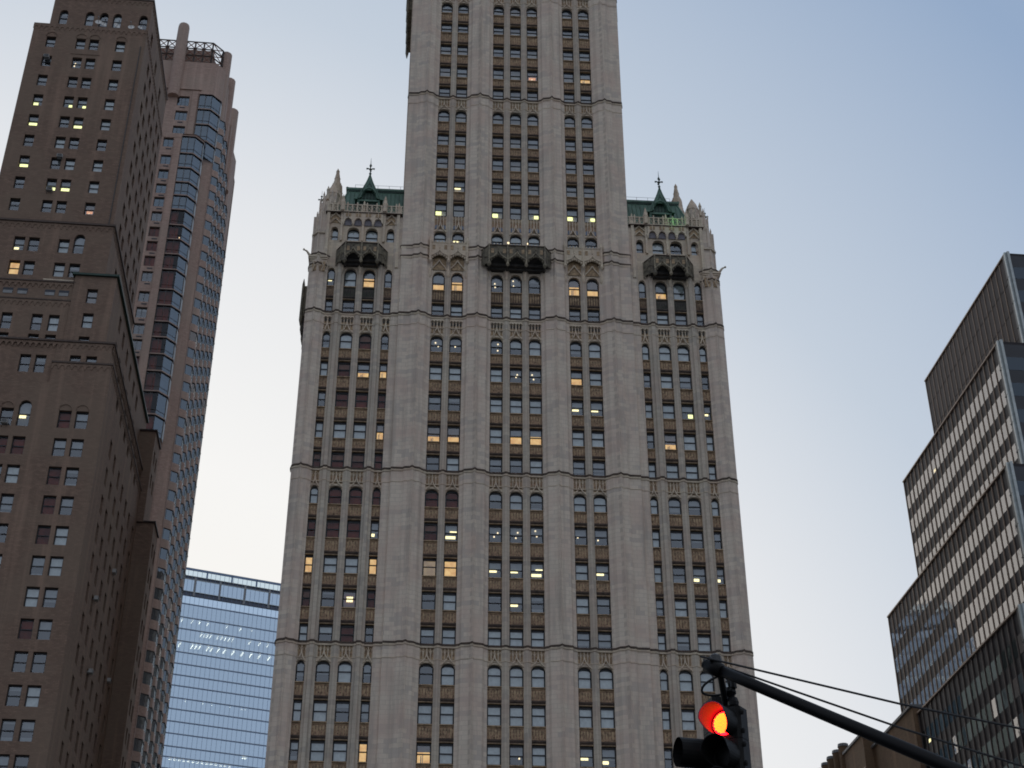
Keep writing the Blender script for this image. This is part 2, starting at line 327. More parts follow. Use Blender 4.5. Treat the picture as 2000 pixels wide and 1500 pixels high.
def capped(items, name, root, cap=98):
    """items: (MB, centre, area) -> the largest as parts, the others as one stuff part"""
    Mx = Matrix.Translation(root.location) @ Matrix.Rotation(root.rotation_euler.z, 4, 'Z'); L = []
    for m, c, a in items:
        p = proj(Mx @ Vector(c)); vis = -30 < p[0] < 2030 and -30 < p[1] < 1530; L.append((-(a/p[2]**2) if vis else 0, len(L), m))
    L.sort(key=lambda a: (a[0], a[1])); rest = MB()
    for i, (k, _, m) in enumerate(L):
        if i < cap and k < 0: m.build(name, root)
        else: rest.add(m)
    if rest.f: rest.build(name, root, kind='stuff')
def wall_holes(mb, s0, s1, z0, z1, holes, depth=.35, d=0, arches=None):
    """a wall sheet with real openings and reveals; holes = (a, b, zb, zt[, arch])"""
    holes = [h if len(h) > 4 else (*h, 0) for h in holes if h[0] >= s0-1e-6 and h[1] <= s1+1e-6 and h[2] >= z0-1e-6 and h[3] <= z1+1e-6]
    zs = sorted({round(v, 4) for h in holes for v in (h[2], h[3])} | {z0, z1})
    for za, zb in zip(zs, zs[1:]):
        zm = (za+zb)/2; row = sorted([(h[0], h[1]) for h in holes if h[2] < zm < h[3]]); x = s0
        for a, b in row:
            if a > x+1e-6: mb.face([(x, d, za), (a, d, za), (a, d, zb), (x, d, zb)])
            x = max(x, b)
        if x < s1-1e-6: mb.face([(x, d, za), (s1, d, za), (s1, d, zb), (x, d, zb)])
    for a, b, zb, zt, ar in holes:
        e = d+depth
        zs_ = zt-ar
        mb.face([(a, d, zb), (a, e, zb), (a, e, zs_), (a, d, zs_)]); mb.face([(b, d, zb), (b, e, zb), (b, e, zs_), (b, d, zs_)])
        mb.face([(a, d, zb), (b, d, zb), (b, e, zb), (a, e, zb)])
        if not ar: mb.face([(a, d, zt), (b, d, zt), (b, e, zt), (a, e, zt)])
        else: arch_fill(mb, a, b, zs_, zt, zt, d, e)
def arch_fill(mb, a, b, zs, za, ztop, d0, d1, K=8, pw=2.0):
    """wall between an arch (springing zs, crown za) and a flat line ztop, with its soffit"""
    c = (a+b)/2; h = (b-a)/2; P = [(a+(b-a)*k/K) for k in range(K+1)]
    zz = [zs+(za-zs)*max(0, 1-abs((x-c)/h)**pw)**(1/pw) for x in P]
    for k in range(K):
        if ztop > max(zz[k], zz[k+1])+1e-4 or ztop > min(zz[k], zz[k+1])+1e-4:
            mb.face([(P[k], d0, zz[k]), (P[k+1], d0, zz[k+1]), (P[k+1], d0, ztop), (P[k], d0, ztop)])
        mb.face([(P[k], d0, zz[k]), (P[k+1], d0, zz[k+1]), (P[k+1], d1, zz[k+1]), (P[k], d1, zz[k])])
def shell(mb, x0, x1, y0, y1, z0, z1, skip=''):
    """box walls; faces in skip: f(ront) b(ack) l(eft) r(ight) t(op)"""
    T = mb.T
    if 'f' not in skip: mb.face([(x0,y0,z0),(x1,y0,z0),(x1,y0,z1),(x0,y0,z1)])
    if 'b' not in skip: mb.face([(x0,y1,z0),(x1,y1,z0),(x1,y1,z1),(x0,y1,z1)])
    if 'l' not in skip: mb.face([(x0,y0,z0),(x0,y1,z0),(x0,y1,z1),(x0,y0,z1)])
    if 'r' not in skip: mb.face([(x1,y0,z0),(x1,y1,z0),(x1,y1,z1),(x1,y0,z1)])
    if 't' not in skip: mb.face([(x0,y0,z1),(x1,y0,z1),(x1,y1,z1),(x0,y1,z1)])
# ================================================================ ground
g = MB().mat('ground_stone'); g.face([(-1500, -1500, 0), (1500, -1500, 0), (1500, 2500, 0), (-1500, 2500, 0)]); g.build('ground', kind='structure')
g = MB().mat('asphalt'); a = R(4)
def rot(x, y, z=0, A=a): return (cos(A)*x-sin(A)*y, sin(A)*x+cos(A)*y, z)
g.face([rot(-300, 112, .004), rot(300, 112, .004), rot(300, 132, .004), rot(-300, 132, .004)]); g.face([rot(-300, 5, .004), rot(300, 5, .004), rot(300, 18, .004), rot(-300, 18, .004)]); g.build('road', kind='structure')
g = MB().mat('line_paint')
for k in range(-20, 20): g.face([rot(k*8, 121.9, .008), rot(k*8+3, 121.9, .008), rot(k*8+3, 122.1, .008), rot(k*8, 122.1, .008)]); g.face([rot(k*8, 11.4, .008), rot(k*8+3, 11.4, .008), rot(k*8+3, 11.6, .008), rot(k*8, 11.6, .008)])
g.build('road_marking', kind='structure')
g = MB(lambda x, y, z: rot(x, y, z)).mat('pavement'); g.box(-300, 300, 132, 137, .001, .13); g.box(-300, 300, 108, 112, .001, .13); g.box(-300, 300, 18, 22, .001, .13); g.box(-300, 300, .5, 5, .001, .13); g.build('pavement', kind='structure')
# ================================================================ the stone tower
def stone_tower():
    root = thing('office_tower', 'pale stone gothic tower in the middle, green copper roofs on its two shoulders', 'tower', on_plane(4.0, 10.1, 138), R(4.0))
    CX = [(-21.2,-20.33),(-19.31,-17.92),(-17.21,-15.83),(-14.82,-13.94),(-9.43,-8.01),(-7.32,-5.94),(-2.83,-1.44),(-.7,.69),(1.41,2.8),(5.94,7.3),(8.01,9.43),(13.94,14.8),(15.83,17.21),(17.9,19.3),(20.35,21.2)]
    # rows: (bottom, top, arched)
    UP = [(143.76,145.6,1),(140.34,142.0,0),(136.5,138.35,0),(132.75,134.7,0),(129.4,131.2,0),(125.4,127.4,1),(121.7,123.6,0),(118.1,120.1,0),(114.6,116.5,0),(111.05,113.0,0)]
    T10 = (106.75,108.7,1)
    LO = [(100.4,102.9,1),(96.85,98.65,0),(92.1,94.3,1),(88.5,90.5,0),(84.65,86.7,0),(80.85,82.95,0),(77.3,79.3,0),(73.1,75.2,1),(69.3,71.4,0),(65.4,67.4,0),(61.75,63.75,0),(58.1,60.0,0),(54.0,56.2,1),(50.1,52.25,0),(46.3,48.35,0),(42.4,44.5,0)]
    STR = [147.4, 129.2, 96.7, 77.15, 57.95]
    G = 38.5                                  # below this a plain base the photograph does not show
    # ---- plan outline of the front, left to right, y<0 is towards the viewer
    def pier_c(a, b):
        c = (a+b)/2; h = (b-a)/2
        return [(a,.02),(a+.3,-.12),(a+.5,-.42),(c-.42,-.55),(c-.22,-.60),(c,-.88),(c+.22,-.60),(c+.42,-.55),(b-.5,-.42),(b-.3,-.12),(b,.02)]
    wl = [(-13.94,.02),(-13.7,-.12),(-13.06,-.12),(-13.03,-.36),(-11.85,-.36),(-11.6,-.58),(-11.1,-.62),(-10.85,-.9),(-10.6,-.62),(-10.1,-.5),(-9.75,-.14),(-9.43,.02)]
    tl = [(-13.03,.3),(-13.03,-.3)]+wl[4:]
    cor = [(-23.3,1.2),(-23.3,-.02),(-22.95,-.3),(-22.5,-.42),(-22.3,-.68),(-22.1,-.45),(-21.6,-.3),(-21.35,-.02),(-21.2,.02)]
    def mir(P): return [(-x, y) for x, y in P[::-1]]
    def mull(a, b):
        c = (a+b)/2; h = b-a; return [(a,.06),(a+h*.2,-.02),(c-h*.12,-.14),(c+h*.12,-.14),(b-h*.2,-.02),(b,.06)]
    def mull2(a, b): c = (a+b)/2; return [(a,.04),(a+.22,-.06),(c-.18,-.3),(c+.18,-.3),(b-.22,-.06),(b,.04)]
    piers = MB().mat('cream_terracotta'); BK = .55
    def P(poly, z0, z1): piers.prism(poly+[(poly[-1][0], BK), (poly[0][0], BK)], z0, z1)
    LOWTOP = 103.4
    for pl in (cor, mir(cor)): P(pl, 0, 104.2)
    for pl in (wl, mir(wl)): P(pl, 0, 110.2)
    for pl in (tl, mir(tl)): P(pl, 110.2, 175)
    cs = [(-5.94,-2.83),(2.8,5.94)]
    for a_, b_ in cs: P(pier_c(a_, b_), 0, 175)
    piers.build('pier', root)
    mu = MB().mat('mullion_stone')
    ml = [(CX[i][1], CX[i+1][0]) for i in (0,1,2,11,12,13)]
    for k, (a_, b_) in enumerate(ml):
        q = (mull2 if b_-a_ > .85 else mull)(a_, b_); mu.prism(q+[(b_, BK), (a_, BK)], G, 103.6)
    for i in (4, 6, 7, 9):
        a_, b_ = CX[i][1], CX[i+1][0]; q = mull(a_, b_); mu.prism(q+[(b_, BK), (a_, BK)], G, 175)
    mu.build('mullion', root)
    # ---- body behind
    body = MB().mat('cream_terracotta')
    shell(body, -23.3, 23.3, .9, 62, 0, 110.6, ''); shell(body, -13.03, 13.03, .5, 30, 110.6, 175, 'f')
    body.box(-23.2, 23.2, .45, .9, 0, G); body.face([(-13.03,.9,110.6),(13.03,.9,110.6),(13.03,.9,175),(-13.03,.9,175)])
    # side buttresses of the tower and wings (seen as thin edges)
    for sx in (-1, 1):
        for y in (4, 9, 14, 20, 26): body.box(min(sx*13.03, sx*13.25), max(sx*13.03, sx*13.25), y, y+1.6, 112, 175)
        for y in (5, 12, 19, 26, 40, 52): body.box(min(sx*23.3, sx*23.5), max(sx*23.3, sx*23.5), y, y+1.8, 0, 104)
    body.build('wall', root)
    # ---- string courses following the plan
    seq_low = cor + [(-21.2,.1),(-20.33,.1)] + mull2(*ml[0]) + [(-19.31,.1),(-17.92,.1)] + mull(*ml[1]) + [(-17.21,.1),(-15.83,.1)] + mull2(*ml[2]) + [(-14.82,.1),(-13.94,.1)] + wl
    seq_up = tl + []
    mid = [(-9.43,.1),(-8.01,.1)] + mull(CX[4][1], CX[5][0]) + [(-7.32,.1),(-5.94,.1)] + pier_c(-5.94,-2.83) + [(-2.83,.1),(-1.44,.1)] + mull(CX[6][1], CX[7][0]) + [(-.7,.1),(0,.1)]
    def full(lowseq): q = lowseq + mid; return q + mir(q)[1:]
    def course(mb, seq, z0, z1, off, mi):
        mb.mat(mi); n = len(seq)
        F = [(x, y-off) for x, y in seq]; F[0] = (F[0][0]-off*.9, F[0][1]+off); F[-1] = (F[-1][0]+off*.9, F[-1][1]+off)
        for (xa, ya), (xb, yb) in zip(F, F[1:]):
            if xb-xa < 1e-5: 
                if abs(yb-ya) > .01: mb.box(xa-.02, xa+.02, min(ya, yb), max(ya, yb), z0, z1)
                continue
            mb.prism([(xa, ya), (xb, yb), (xb, .5), (xa, .5)], z0, z1)
    for z in STR:
        seq = full(seq_low) if z < 100 else full(seq_up)
        c = MB(); course(c, seq, z-.02, z+.14, .20, 'dark_moulding'); course(c, seq, z-.24, z-.03, .10, 'pale_moulding'); c.build('string_course', root)
        c = MB(); course(c, seq, z-1.52, z-1.44, .05, 'pale_moulding'); c.build('joint_moulding', root)
    for z in (106.0, 104.6):                        # double courses at balcony level on the tower piers
        for pl in (wl[3:], mir(wl[3:]), pier_c(-5.94,-2.83), pier_c(2.8,5.94)): c = MB(); course(c, pl, z-.02, z+.14, .16, 'dark_moulding'); course(c, pl, z-.3, z-.03, .08, 'pale_moulding'); c.build('string_course', root)
    for q in (cor, mir(cor)):
        for z in (102.9, 104.3): c = MB(); course(c, q, z-.02, z+.12, .18, 'dark_moulding'); course(c, q, z-.24, z-.03, .1, 'pale_moulding'); c.build('string_course', root)
    # ---- windows, spandrels
    lit = {}
    def L(z, **kw):
        for k, v in kw.items(): lit[(z, int(k[1:]))] = v
    L(132.75, c8='o', c10='L'); L(114.6, c5='m'); L(111.05, c4='Q', c6='Q', c8='q', c9='Q', c10='q'); L(106.75, c4='w', c5='m', c7='w', c8='w', c6='b', c0='w', c1='w', c2='w', c3='w', c12='w', c9='d', c10='d', c13='d')
    L(100.4, c0='m', c1='w', c2='L', c4='Ls', c5='L', c6='p', c7='p', c8='g', c9='L', c10='Ls', c12='Ls')
    L(92.1, c0='g', c3='g', c1='w', c2='r', c4='p', c5='p', c6='p', c8='w', c10='w', c11='w', c12='w', c13='w', c14='w')
    L(88.5, c1='r', c2='Ls', c3='L', c4='w', c5='w', c7='p', c8='p', c9='L', c10='b')
    L(84.65, c1='R', c2='R', c3='R', c4='g', c5='g', c9='m', c10='m', c13='q', c14='m')
    L(80.85, c1='w', c2='w', c3='L', c4='Ls', c5='Ls', c6='w', c7='L', c8='L', c9='w', c10='w', c12='Ls', c13='w', c14='w')
    L(77.3, c0='r', c1='r', c2='r', c3='R', c4='d'); L(73.1, c1='R', c2='R', c3='R', c4='R', c5='R')
    L(69.3, c0='R', c1='R', c2='R', c3='l', c4='r', c5='k', c6='p', c7='p', c8='p', c9='p', c10='p')
    L(65.4, c0='F', c1='w', c2='w', c3='F', c4='D', c5='F', c6='m', c7='m', c8='k', c10='m', c13='l', c14='l')
    L(61.75, c0='r', c1='g', c2='O', c3='R', c4='d', c5='w', c7='m', c9='w', c12='w', c14='w'); L(58.1, c0='w', c2='R', c3='g', c13='w')
    L(54.0, c2='w', c4='d', c5='w', c6='w', c7='w', c8='w', c9='w', c10='w', c12='w', c13='w', c14='w')
    L(50.1, c0='w', c1='w', c5='w', c6='w', c7='w', c8='w', c9='w', c10='w', c13='m', c12='w')
    L(46.3, c3='F', c4='L', c5='w', c6='w', c7='p', c9='m', c10='l')
    span = []
    def style(z, i):
        if (z, i) in lit: return lit[(z, i)]
        r = random.random()
        if z > 110: return 'g' if r < .65 else 'd'
        return 'w' if r < .22 else ('b' if r < .45 else ('a' if r < .85 else 'g'))
    arches = MB()
    def column(i, rows, nxt_above):
        a_, b_ = CX[i]; narrow = b_-a_ < 1.1; K = 4 if narrow else 6
        for k, (zb, zt, ar) in enumerate(rows):
            rise = (.62 if narrow else .5) if ar else 0
            dd = .42
            if zb == 100.4: rise = .7
            window('tower', front(), a_, b_, zb, zt, dd, rise, style(zb, i), .125, (.5+random.choice((0,0,0,.03,-.04))) if zb != 100.4 else .42)
            # reveal blocks: sill and jamb come from piers; lintel or arch fill above
            top = rows[k-1][0] if k else nxt_above
            arc = MB().mat('pale_moulding')
            if ar: arch_fill(arc, a_, b_, zt-rise, zt, zt+.22, .10, .5); arc.build
            if ar: arches.add(arc)
            if k == len(rows)-1: pass
        # spandrels between rows
        for k in range(1, len(rows)):
            zb_up = rows[k-1][0]; zt = rows[k][1]
            if rows[k][2]: continue
            m = MB(); mossy = (zb_up == 100.4 and i in (1,2,12,13))
            m.mat('mossy_panel' if mossy else 'brown_spandrel').box(a_, b_, .26, .5, zt+.1, zb_up-.1)
            m.mat('gold_terracotta').box(a_, b_, .14, .5, zt, zt+.06); m.mat('dark_moulding').box(a_, b_, .2, .5, zt+.06, zt+.12)
            m.mat('dark_stone' if mossy else 'dark_moulding').box(a_, b_, .1, .27, zt+.22, zt+.4); m.box(a_+.05, b_-.05, .17, .27, zt+.12, zt+.22)
            m.mat('gold_terracotta').box(a_, b_, .08, .52, zb_up-.1, zb_up)
            H0, H1 = zt+.45, zb_up-.16; W = b_-a_
            m.mat('dark_stone' if mossy else 'gold_terracotta')
            m.box(a_, a_+.07, .18, .27, H0, H1); m.box(b_-.07, b_, .18, .27, H0, H1); m.box(a_+.07, b_-.07, .2, .27, H1-.08, H1)
            nr = 2 if narrow else 4
            for j in range(nr):
                x = a_+.12+(W-.24)*(j+.5)/nr; h = (W-.24)/nr*.42
                m.plate([(x-.03, H0), (x+.03, H0), (x+h, H1-.3), (x, H1-.1), (x-h, H1-.3)], .205, .27)
            m.mat('dark_moulding')
            for j in range(nr*2-1):
                x = a_+.12+(W-.24)*(j+1)/(nr*2); zc = H1-.32 if j % 2 else H0+.12
                m.plate([(x-.045, zc), (x, zc-.14), (x+.045, zc), (x, zc+.16)], .235, .262)
            for j in range(int(W/.17)): x = a_+.06+.17*j; m.box(x, x+.07, .07, .12, zt+.24, zt+.36)
            if zb_up == 100.4 and not mossy:
                for j in range(5): x = a_+W*(j+.5)/5; m.box(x-.03, x+.03, .16, .27, H0, H1)
            span.append((m, ((a_+b_)/2, .2, (zt+zb_up)/2), (b_-a_)*1.6))
    for i in (0,1,2,3,11,12,13,14): column(i, LO, 103.6)
    for i in (4,5,6,7,8,9,10):
        column(i, UP, 147); column(i, [T10], 110); column(i, LO, 103.6)
    for i in (0,1,2,3,11,12,13,14):
        a_, b_ = CX[i]; window('tower', front(), a_, b_, T10[0], T10[1], .55, .55, style(106.75, i), .085, .42)
        m = MB().mat('pale_moulding'); arch_fill(m, a_, b_, T10[1]-.55, T10[1], T10[1]+.3, .1, .6); arches.add(m)
    # ---- gothic bands above arched rows
    bands = []
    def band(i, z0, z1, kind):
        """z0 crown of the arch, z1 underside of the string course"""
        a_, b_ = CX[i]; W = b_-a_; c = (a_+b_)/2; m = MB(); nar = W < 1.1
        m.mat('gold_terracotta').box(a_, b_, .22, .5, z0+.2, z1)
        m.mat('pale_moulding'); H = z1-z0
        ap = z0+H*.55
        for s_ in (-1, 1):
            pts = []
            for k in range(9):
                q = k/8; x = c+s_*(W/2+.04)*(1-q); z = z0-.22 + (.30*sin(q*pi*.5)) + (ap-z0-.08)*q**3.2
                pts.append((x, .06-.1*(1-abs(2*q-1)), z))
            m.tube(pts, .075, 5)
        m.plate([(c-.1, ap-.12), (c+.1, ap-.12), (c+.05, ap+.12), (c, ap+.42), (c-.05, ap+.12)], -.02, .2)
        nr = 2 if nar else 4
        for j in range(nr+1):
            x = a_+W*j/nr; x = min(max(x, a_+.04), b_-.04)
            if abs(x-c) < .05: m.box(x-.045, x+.045, .08, .3, ap+.1, z1); continue
            m.box(x-.045, x+.045, .12, .3, z0+.32+.12*(1-abs(x-c)/(W/2)), z1)
        for j in range(nr):
            x0 = a_+W*j/nr; x1 = a_+W*(j+1)/nr; xm = (x0+x1)/2; hw = (x1-x0)/2
            m.mat('pale_moulding').tube([(x0+.02, .14, z1-.62), (xm-hw*.45, .14, z1-.36), (xm, .14, z1-.16), (xm+hw*.45, .14, z1-.36), (x1-.02, .14, z1-.62)], .04, 4)
            if kind == 'niche':
                m.mat('pale_moulding').plate([(xm-.17, z1-.1), (xm+.17, z1-.1), (xm+.2, z1-.5), (xm, z1-.26), (xm-.2, z1-.5)], -.03, .25)
                m.mat('dark_stone').plate([(xm-.13, z1-.55), (xm, z1-.32), (xm+.13, z1-.55), (xm+.08, z1-.85), (xm-.08, z1-.85)], .15, .235)  # dark plate stands in for the shade inside a niche
            else:
                m.mat('brown_spandrel').box(xm-hw*.4, xm+hw*.4, .19, .235, z0+.75, z1-.65)
        m.mat('gold_terracotta')
        if kind == 'blue':
            m.mat('blue_terracotta')
            for s_ in (-1, 1):
                x = c+s_*W*.27; m.plate([(x-.24, z0+.34), (x+.24, z0+.34), (x+.26, z0+.75), (x, z0+1.0), (x-.26, z0+.75)], .14, .23)
        bands.append((m, (c, 0, (z0+z1)/2), W*H))
    for i in range(15):
        for z0, z1, kd in ((94.3, 96.46, 'niche'), (75.2, 76.9, 'rib'), (56.2, 57.7, 'rib')): band(i, z0, z1, kd)
    for i in range(4, 11): band(i, 145.6, 147.15, 'rib'); band(i, 127.4, 128.95, 'rib'); band(i, 108.7, 110.9, 'blue')
    arches.build('window_arch', root)
    # ---- balcony level, z 103..107
    def canopy_front(m, xs, y, z0, z1, zsc, mat_='weathered_canopy', hole='dark_stone', deep=1.2):
        """pointed hoods side by side with cusped arches cut into their lower edge"""
        for a_, b_ in zip(xs, xs[1:]):
            W = b_-a_; c = (a_+b_)/2
            m.mat(mat_); arch_fill(m, a_+.1, b_-.1, z0+.15, zsc, z1, y, y+.35, 12, 1.5)
            m.face([(a_, y, z0-.05), (a_+.1, y, z0+.1), (a_+.1, y, z1), (a_, y, z1)]); m.face([(b_-.1, y, z0+.1), (b_, y, z0-.05), (b_, y, z1), (b_-.1, y, z1)])
            for k in range(7):               # cusps
                q = (k+.5)/7; x = a_+.1+(W-.2)*q; zz = z0+.15+(zsc-z0-.15)*max(0, 1-abs(2*q-1)**1.5)**(1/1.5)
                m.lathe(x, y+.05, [(.02, zz-.2), (.12, zz-.1), (.13, zz+.06), (.03, zz+.15)], 6)
            m.mat('pale_moulding')
            for s_ in (-1, 1):
                pts = [(c+s_*(W/2-.02)*(1-q), y-.07, z0+.55+(zsc-z0-.45)*q**.8*.9 + .5*q**4) for q in [k/8 for k in range(9)]]
                m.mat('canopy_rib' if mat_ == 'weathered_canopy' else 'pale_moulding').tube(pts, .08, 5)
            m.mat(mat_).box(c-.05, c+.05, y-.1, y, zsc+.75, z1)
            m.mat('gold_terracotta')
            for s_ in (-1, 1): m.box(c+s_*W*.32-.16, c+s_*W*.32+.16, y-.03, y, z1-.95, z1-.35)
            m.mat('canopy_rib' if mat_ == 'weathered_canopy' else mat_).box(a_-.07, a_+.07, y-.14, y, z0+.1, z1+.25); m.lathe(a_, y, [(.05, z0-.35), (.2, z0-.12), (.16, z0+.12), (.05, z0+.2)], 6)
        a_ = xs[-1]; m.mat('canopy_rib' if mat_ == 'weathered_canopy' else mat_).box(a_-.07, a_+.07, y-.14, y, z0+.1, z1+.25); m.lathe(a_, y, [(.05, z0-.35), (.2, z0-.12), (.16, z0+.12), (.05, z0+.2)], 6)
    def crest(m, xa, xb, y, z, step=.36, h=.22):
        n = max(1, int(abs(xb-xa)/step))
        for k in range(n):
            x = xa+(xb-xa)*(k+.5)/n; m.plate([(x-.1, z), (x+.1, z), (x+.05, z+h*.6), (x, z+h), (x-.05, z+h*.6)], y-.05, y+.05)
    def balcony(x0, x1, n, cham, z0, z1, out, zw, nm='balcony'):
        m = MB(); yf = -out; xs = [x0+cham+(x1-x0-2*cham)*k/n for k in range(n+1)]
        zsc = z0+1.55
        canopy_front(m, xs, yf, z0+.35, z1, zsc)
        m.mat('weathered_canopy')
        for xa, xb in ((x0, x0+cham), (x1, x1-cham)):   # canted ends
            for dz, t in ((0, 0),):
                m.face([(xa, -.1, zw+.3), (xb, yf, z0+.5), (xb, yf, z1), (xa, -.1, z1+.0)])
            pts = [(xa+(xb-xa)*q, -.1+(yf+.1)*q, zw+.7+.6*(1-abs(2*q-1))) for q in [k/6 for k in range(7)]]; m.tube(pts, .09, 5)
            for q in (0, .5, 1): m.tube([(xa+(xb-xa)*q, -.1+(yf+.1)*q-.05, z0+.5), (xa+(xb-xa)*q, -.1+(yf+.1)*q-.05, z1+.1)], .09, 5)
            m.lathe(xb, yf, [(.05, z0-.1), (.26, z0+.2), (.2, z0+.5), (.05, z0+.6)], 6)
        m.mat('weathered_canopy').prism([(x0, 0), (x0+cham, yf), (x1-cham, yf), (x1, 0)], z1-.05, z1+.1)
        m.mat('dark_moulding').prism([(x0-.1, 0), (x0+cham-.05, yf-.1), (x1-cham+.05, yf-.1), (x1+.1, 0)], z1+.1, z1+.2)
        m.mat('pale_moulding'); crest(m, x0+cham, x1-cham, yf-.03, z1+.2)
        # dark vaulted underside stepping back to the wall
        m.mat('dark_stone'); W0, W1 = x0+cham*.6, x1-cham*.6
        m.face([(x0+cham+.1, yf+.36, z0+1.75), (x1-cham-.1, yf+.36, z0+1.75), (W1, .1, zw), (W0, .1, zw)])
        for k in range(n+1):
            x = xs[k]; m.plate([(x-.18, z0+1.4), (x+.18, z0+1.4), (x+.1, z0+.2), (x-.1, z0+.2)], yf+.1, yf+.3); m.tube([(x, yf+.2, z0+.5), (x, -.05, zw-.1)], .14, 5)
        m.prism([(x0, .2), (x0+cham*.8, -.35), (x1-cham*.8, -.35), (x1, .2)], zw, zw+.25); m.prism([(x0+.1, .2), (x0+cham*.9, -.75), (x1-cham*.9, -.75), (x1-.1, .2)], zw+.25, zw+.6)
        m.build(nm, root, label='dark weathered projecting balcony with cusped arches under it')
    balcony(-4.3, 4.3, 3, 1.15, 102.75, 105.5, 1.7, 103.25)
    balcony(-20.3, -14.65, 2, 1.0, 102.5, 105.1, 1.6, 103.05); balcony(14.65, 20.3, 2, 1.0, 102.5, 105.1, 1.6, 103.05)
    for xs in ([-9.75,-7.67,-5.6], [5.6,7.67,9.75]):
        m = MB(); canopy_front(m, xs, -.55, 104.1, 106.55, 105.0, 'pale_moulding'); m.mat('pale_moulding').box(xs[0]-.1, xs[-1]+.1, -.6, .1, 106.5, 106.62); crest(m, xs[0], xs[-1], -.58, 106.62)
        for s_ in (xs[0], xs[-1]): m.mat('pale_moulding').box(s_-.14, s_+.14, -.6, 0, 104.2, 107.1); m.lathe(s_, -.3, [(.16, 107.1), (.03, 107.7)], 6)
        for x in xs: m.mat('pale_moulding').lathe(x, -.1, [(.06, 101.9), (.2, 102.2), (.24, 102.8), (.1, 103.2), (.06, 103.7)], 7)
        for k in (0, 1):
            m.mat('gold_terracotta').face([(xs[k]+.1, .0, 103.1), (xs[k+1]-.1, .0, 103.1), (xs[k+1]-.1, .0, 106.5), (xs[k]+.1, .0, 106.5)])
            c_ = (xs[k]+xs[k+1])/2; m.mat('pale_moulding')
            for s_ in (-1, 1): m.tube([(c_+s_*.85*(1-q), -.12, 103.0+1.1*q**.7+.3*q**4) for q in [j/7 for j in range(8)]], .08, 5)
        m.build('window_canopy', root)
    m = MB().mat('pale_moulding')          # capitals beside the arched row
    for x in (-3.3, -1.07, 1.05, 3.25, -19.6, -17.56, -15.4, 15.4, 17.56, 19.6): m.lathe(x, -.05, [(.06, 101.8), (.2, 102.1), (.26, 102.8), (.26, 103.2), (.1, 103.3)], 6)
    m.build('capital', root)
    m = MB().mat('pale_moulding')          # wall around window heads between z 102.9 and 107
    m.box(-9.43, 9.43, .46, .52, 103.1, 106.7)
    for i in range(4, 11): m.box(CX[i][0], CX[i][1], .3, .47, 103.1, 106.7)
    m.build('attic_wall', root)
    for s_ in (-1, 1):                       # wing wall of the attic storey
        x0, x1 = (-21.9, -13.05) if s_ < 0 else (13.05, 21.9); m = MB().mat('pale_moulding')
        hs = [(CX[i][0], CX[i][1], T10[0], T10[1]+.3, 0) for i in ((0,1,2,3) if s_ < 0 else (11,12,13,14))]
        wall_holes(m, x0, x1, 103.0, 110.6, hs, .5, .08); m.box(x0, x1, .12, .5, 102.9, 103.6); m.build('attic_wall', root)
    # ---- shoulders: shafts, corbel arches, parapet, roof, dormer
    for s_ in (-1, 1):
        X = (lambda v: v) if s_ < 0 else (lambda v: -v)
        def bx(mb, xa, xb, *r): mb.box(min(X(xa), X(xb)), max(X(xa), X(xb)), *r)
        m = MB().mat('pale_moulding')
        for x in (-20.0, -17.56, -15.15): bx(m, x-.12, x+.12, -.22, .1, 106.6, 110.4); m.lathe(X(x), -.12, [(.2, 110.4), (.16, 111.8), (.05, 112.4)], 6)
        for x in (-21.55, -13.55): bx(m, x-.16, x+.16, -.3, .1, 103.0, 111.4); m.lathe(X(x), -.15, [(.22, 111.4), (.03, 112.3)], 6)
        for x in (-20.75, -14.35):            # small gabled hoods over the narrow windows
            for q in (0, 1):
                m.tube([(X(x-.6), -.05, 109.1+q*.75), (X(x), -.12, 109.75+q*.75), (X(x+.6), -.05, 109.1+q*.75)], .09, 5)
            m.mat('gold_terracotta').plate([(X(x-.45), 109.2), (X(x+.45), 109.2), (X(x+.45), 110.3), (X(x-.45), 110.3)], .0, .06); m.mat('pale_moulding')
            bx(m, x-.7, x-.62, -.1, .1, 106.8, 110.3); bx(m, x+.62, x+.7, -.1, .1, 106.8, 110.3)
        n = 4; xa, xb = -19.85, -15.3
        for k in range(n):                    # row of small corbel arches
            a_ = xa+(xb-xa)*k/n; b_ = xa+(xb-xa)*(k+1)/n; a1, b1 = min(X(a_), X(b_)), max(X(a_), X(b_))
            m.mat('pale_moulding'); arch_fill(m, a1+.12, b1-.12, 109.2, 109.75, 110.5, -.3, .05, 8)
            m.face([(a1, -.3, 109.05), (a1+.12, -.3, 109.2), (a1+.12, -.3, 110.5), (a1, -.3, 110.5)]); m.face([(b1-.12, -.3, 109.2), (b1, -.3, 109.05), (b1, -.3, 110.5), (b1-.12, -.3, 110.5)])
            m.lathe(a1, -.22, [(.03, 108.7), (.14, 109.0), (.16, 109.25), (.1, 109.35)], 6)
            m.mat('gold_terracotta').box((a1+b1)/2-.3, (a1+b1)/2+.3, -.34, -.3, 109.95, 110.4)
            m.mat('grey_terracotta').box(a1+.14, b1-.14, -.02, .04, 108.9, 109.8)
            m.mat('pale_moulding').box((a1+b1)/2-.04, (a1+b1)/2+.04, -.4, -.3, 109.8, 110.5)
        m.mat('dark_moulding'); bx(m, -21.9, -13.1, -.42, .3, 110.5, 110.58)
        m.mat('pale_moulding'); bx(m, -21.9, -13.1, -.38, .3, 110.58, 110.72)
        m.build('corbel_table', root)
        m = MB().mat('pale_moulding'); PT = 111.6         # open parapet
        bx(m, -21.8, -13.1, -.34, -.2, PT, PT+.12)
        k = 0; x = -21.7
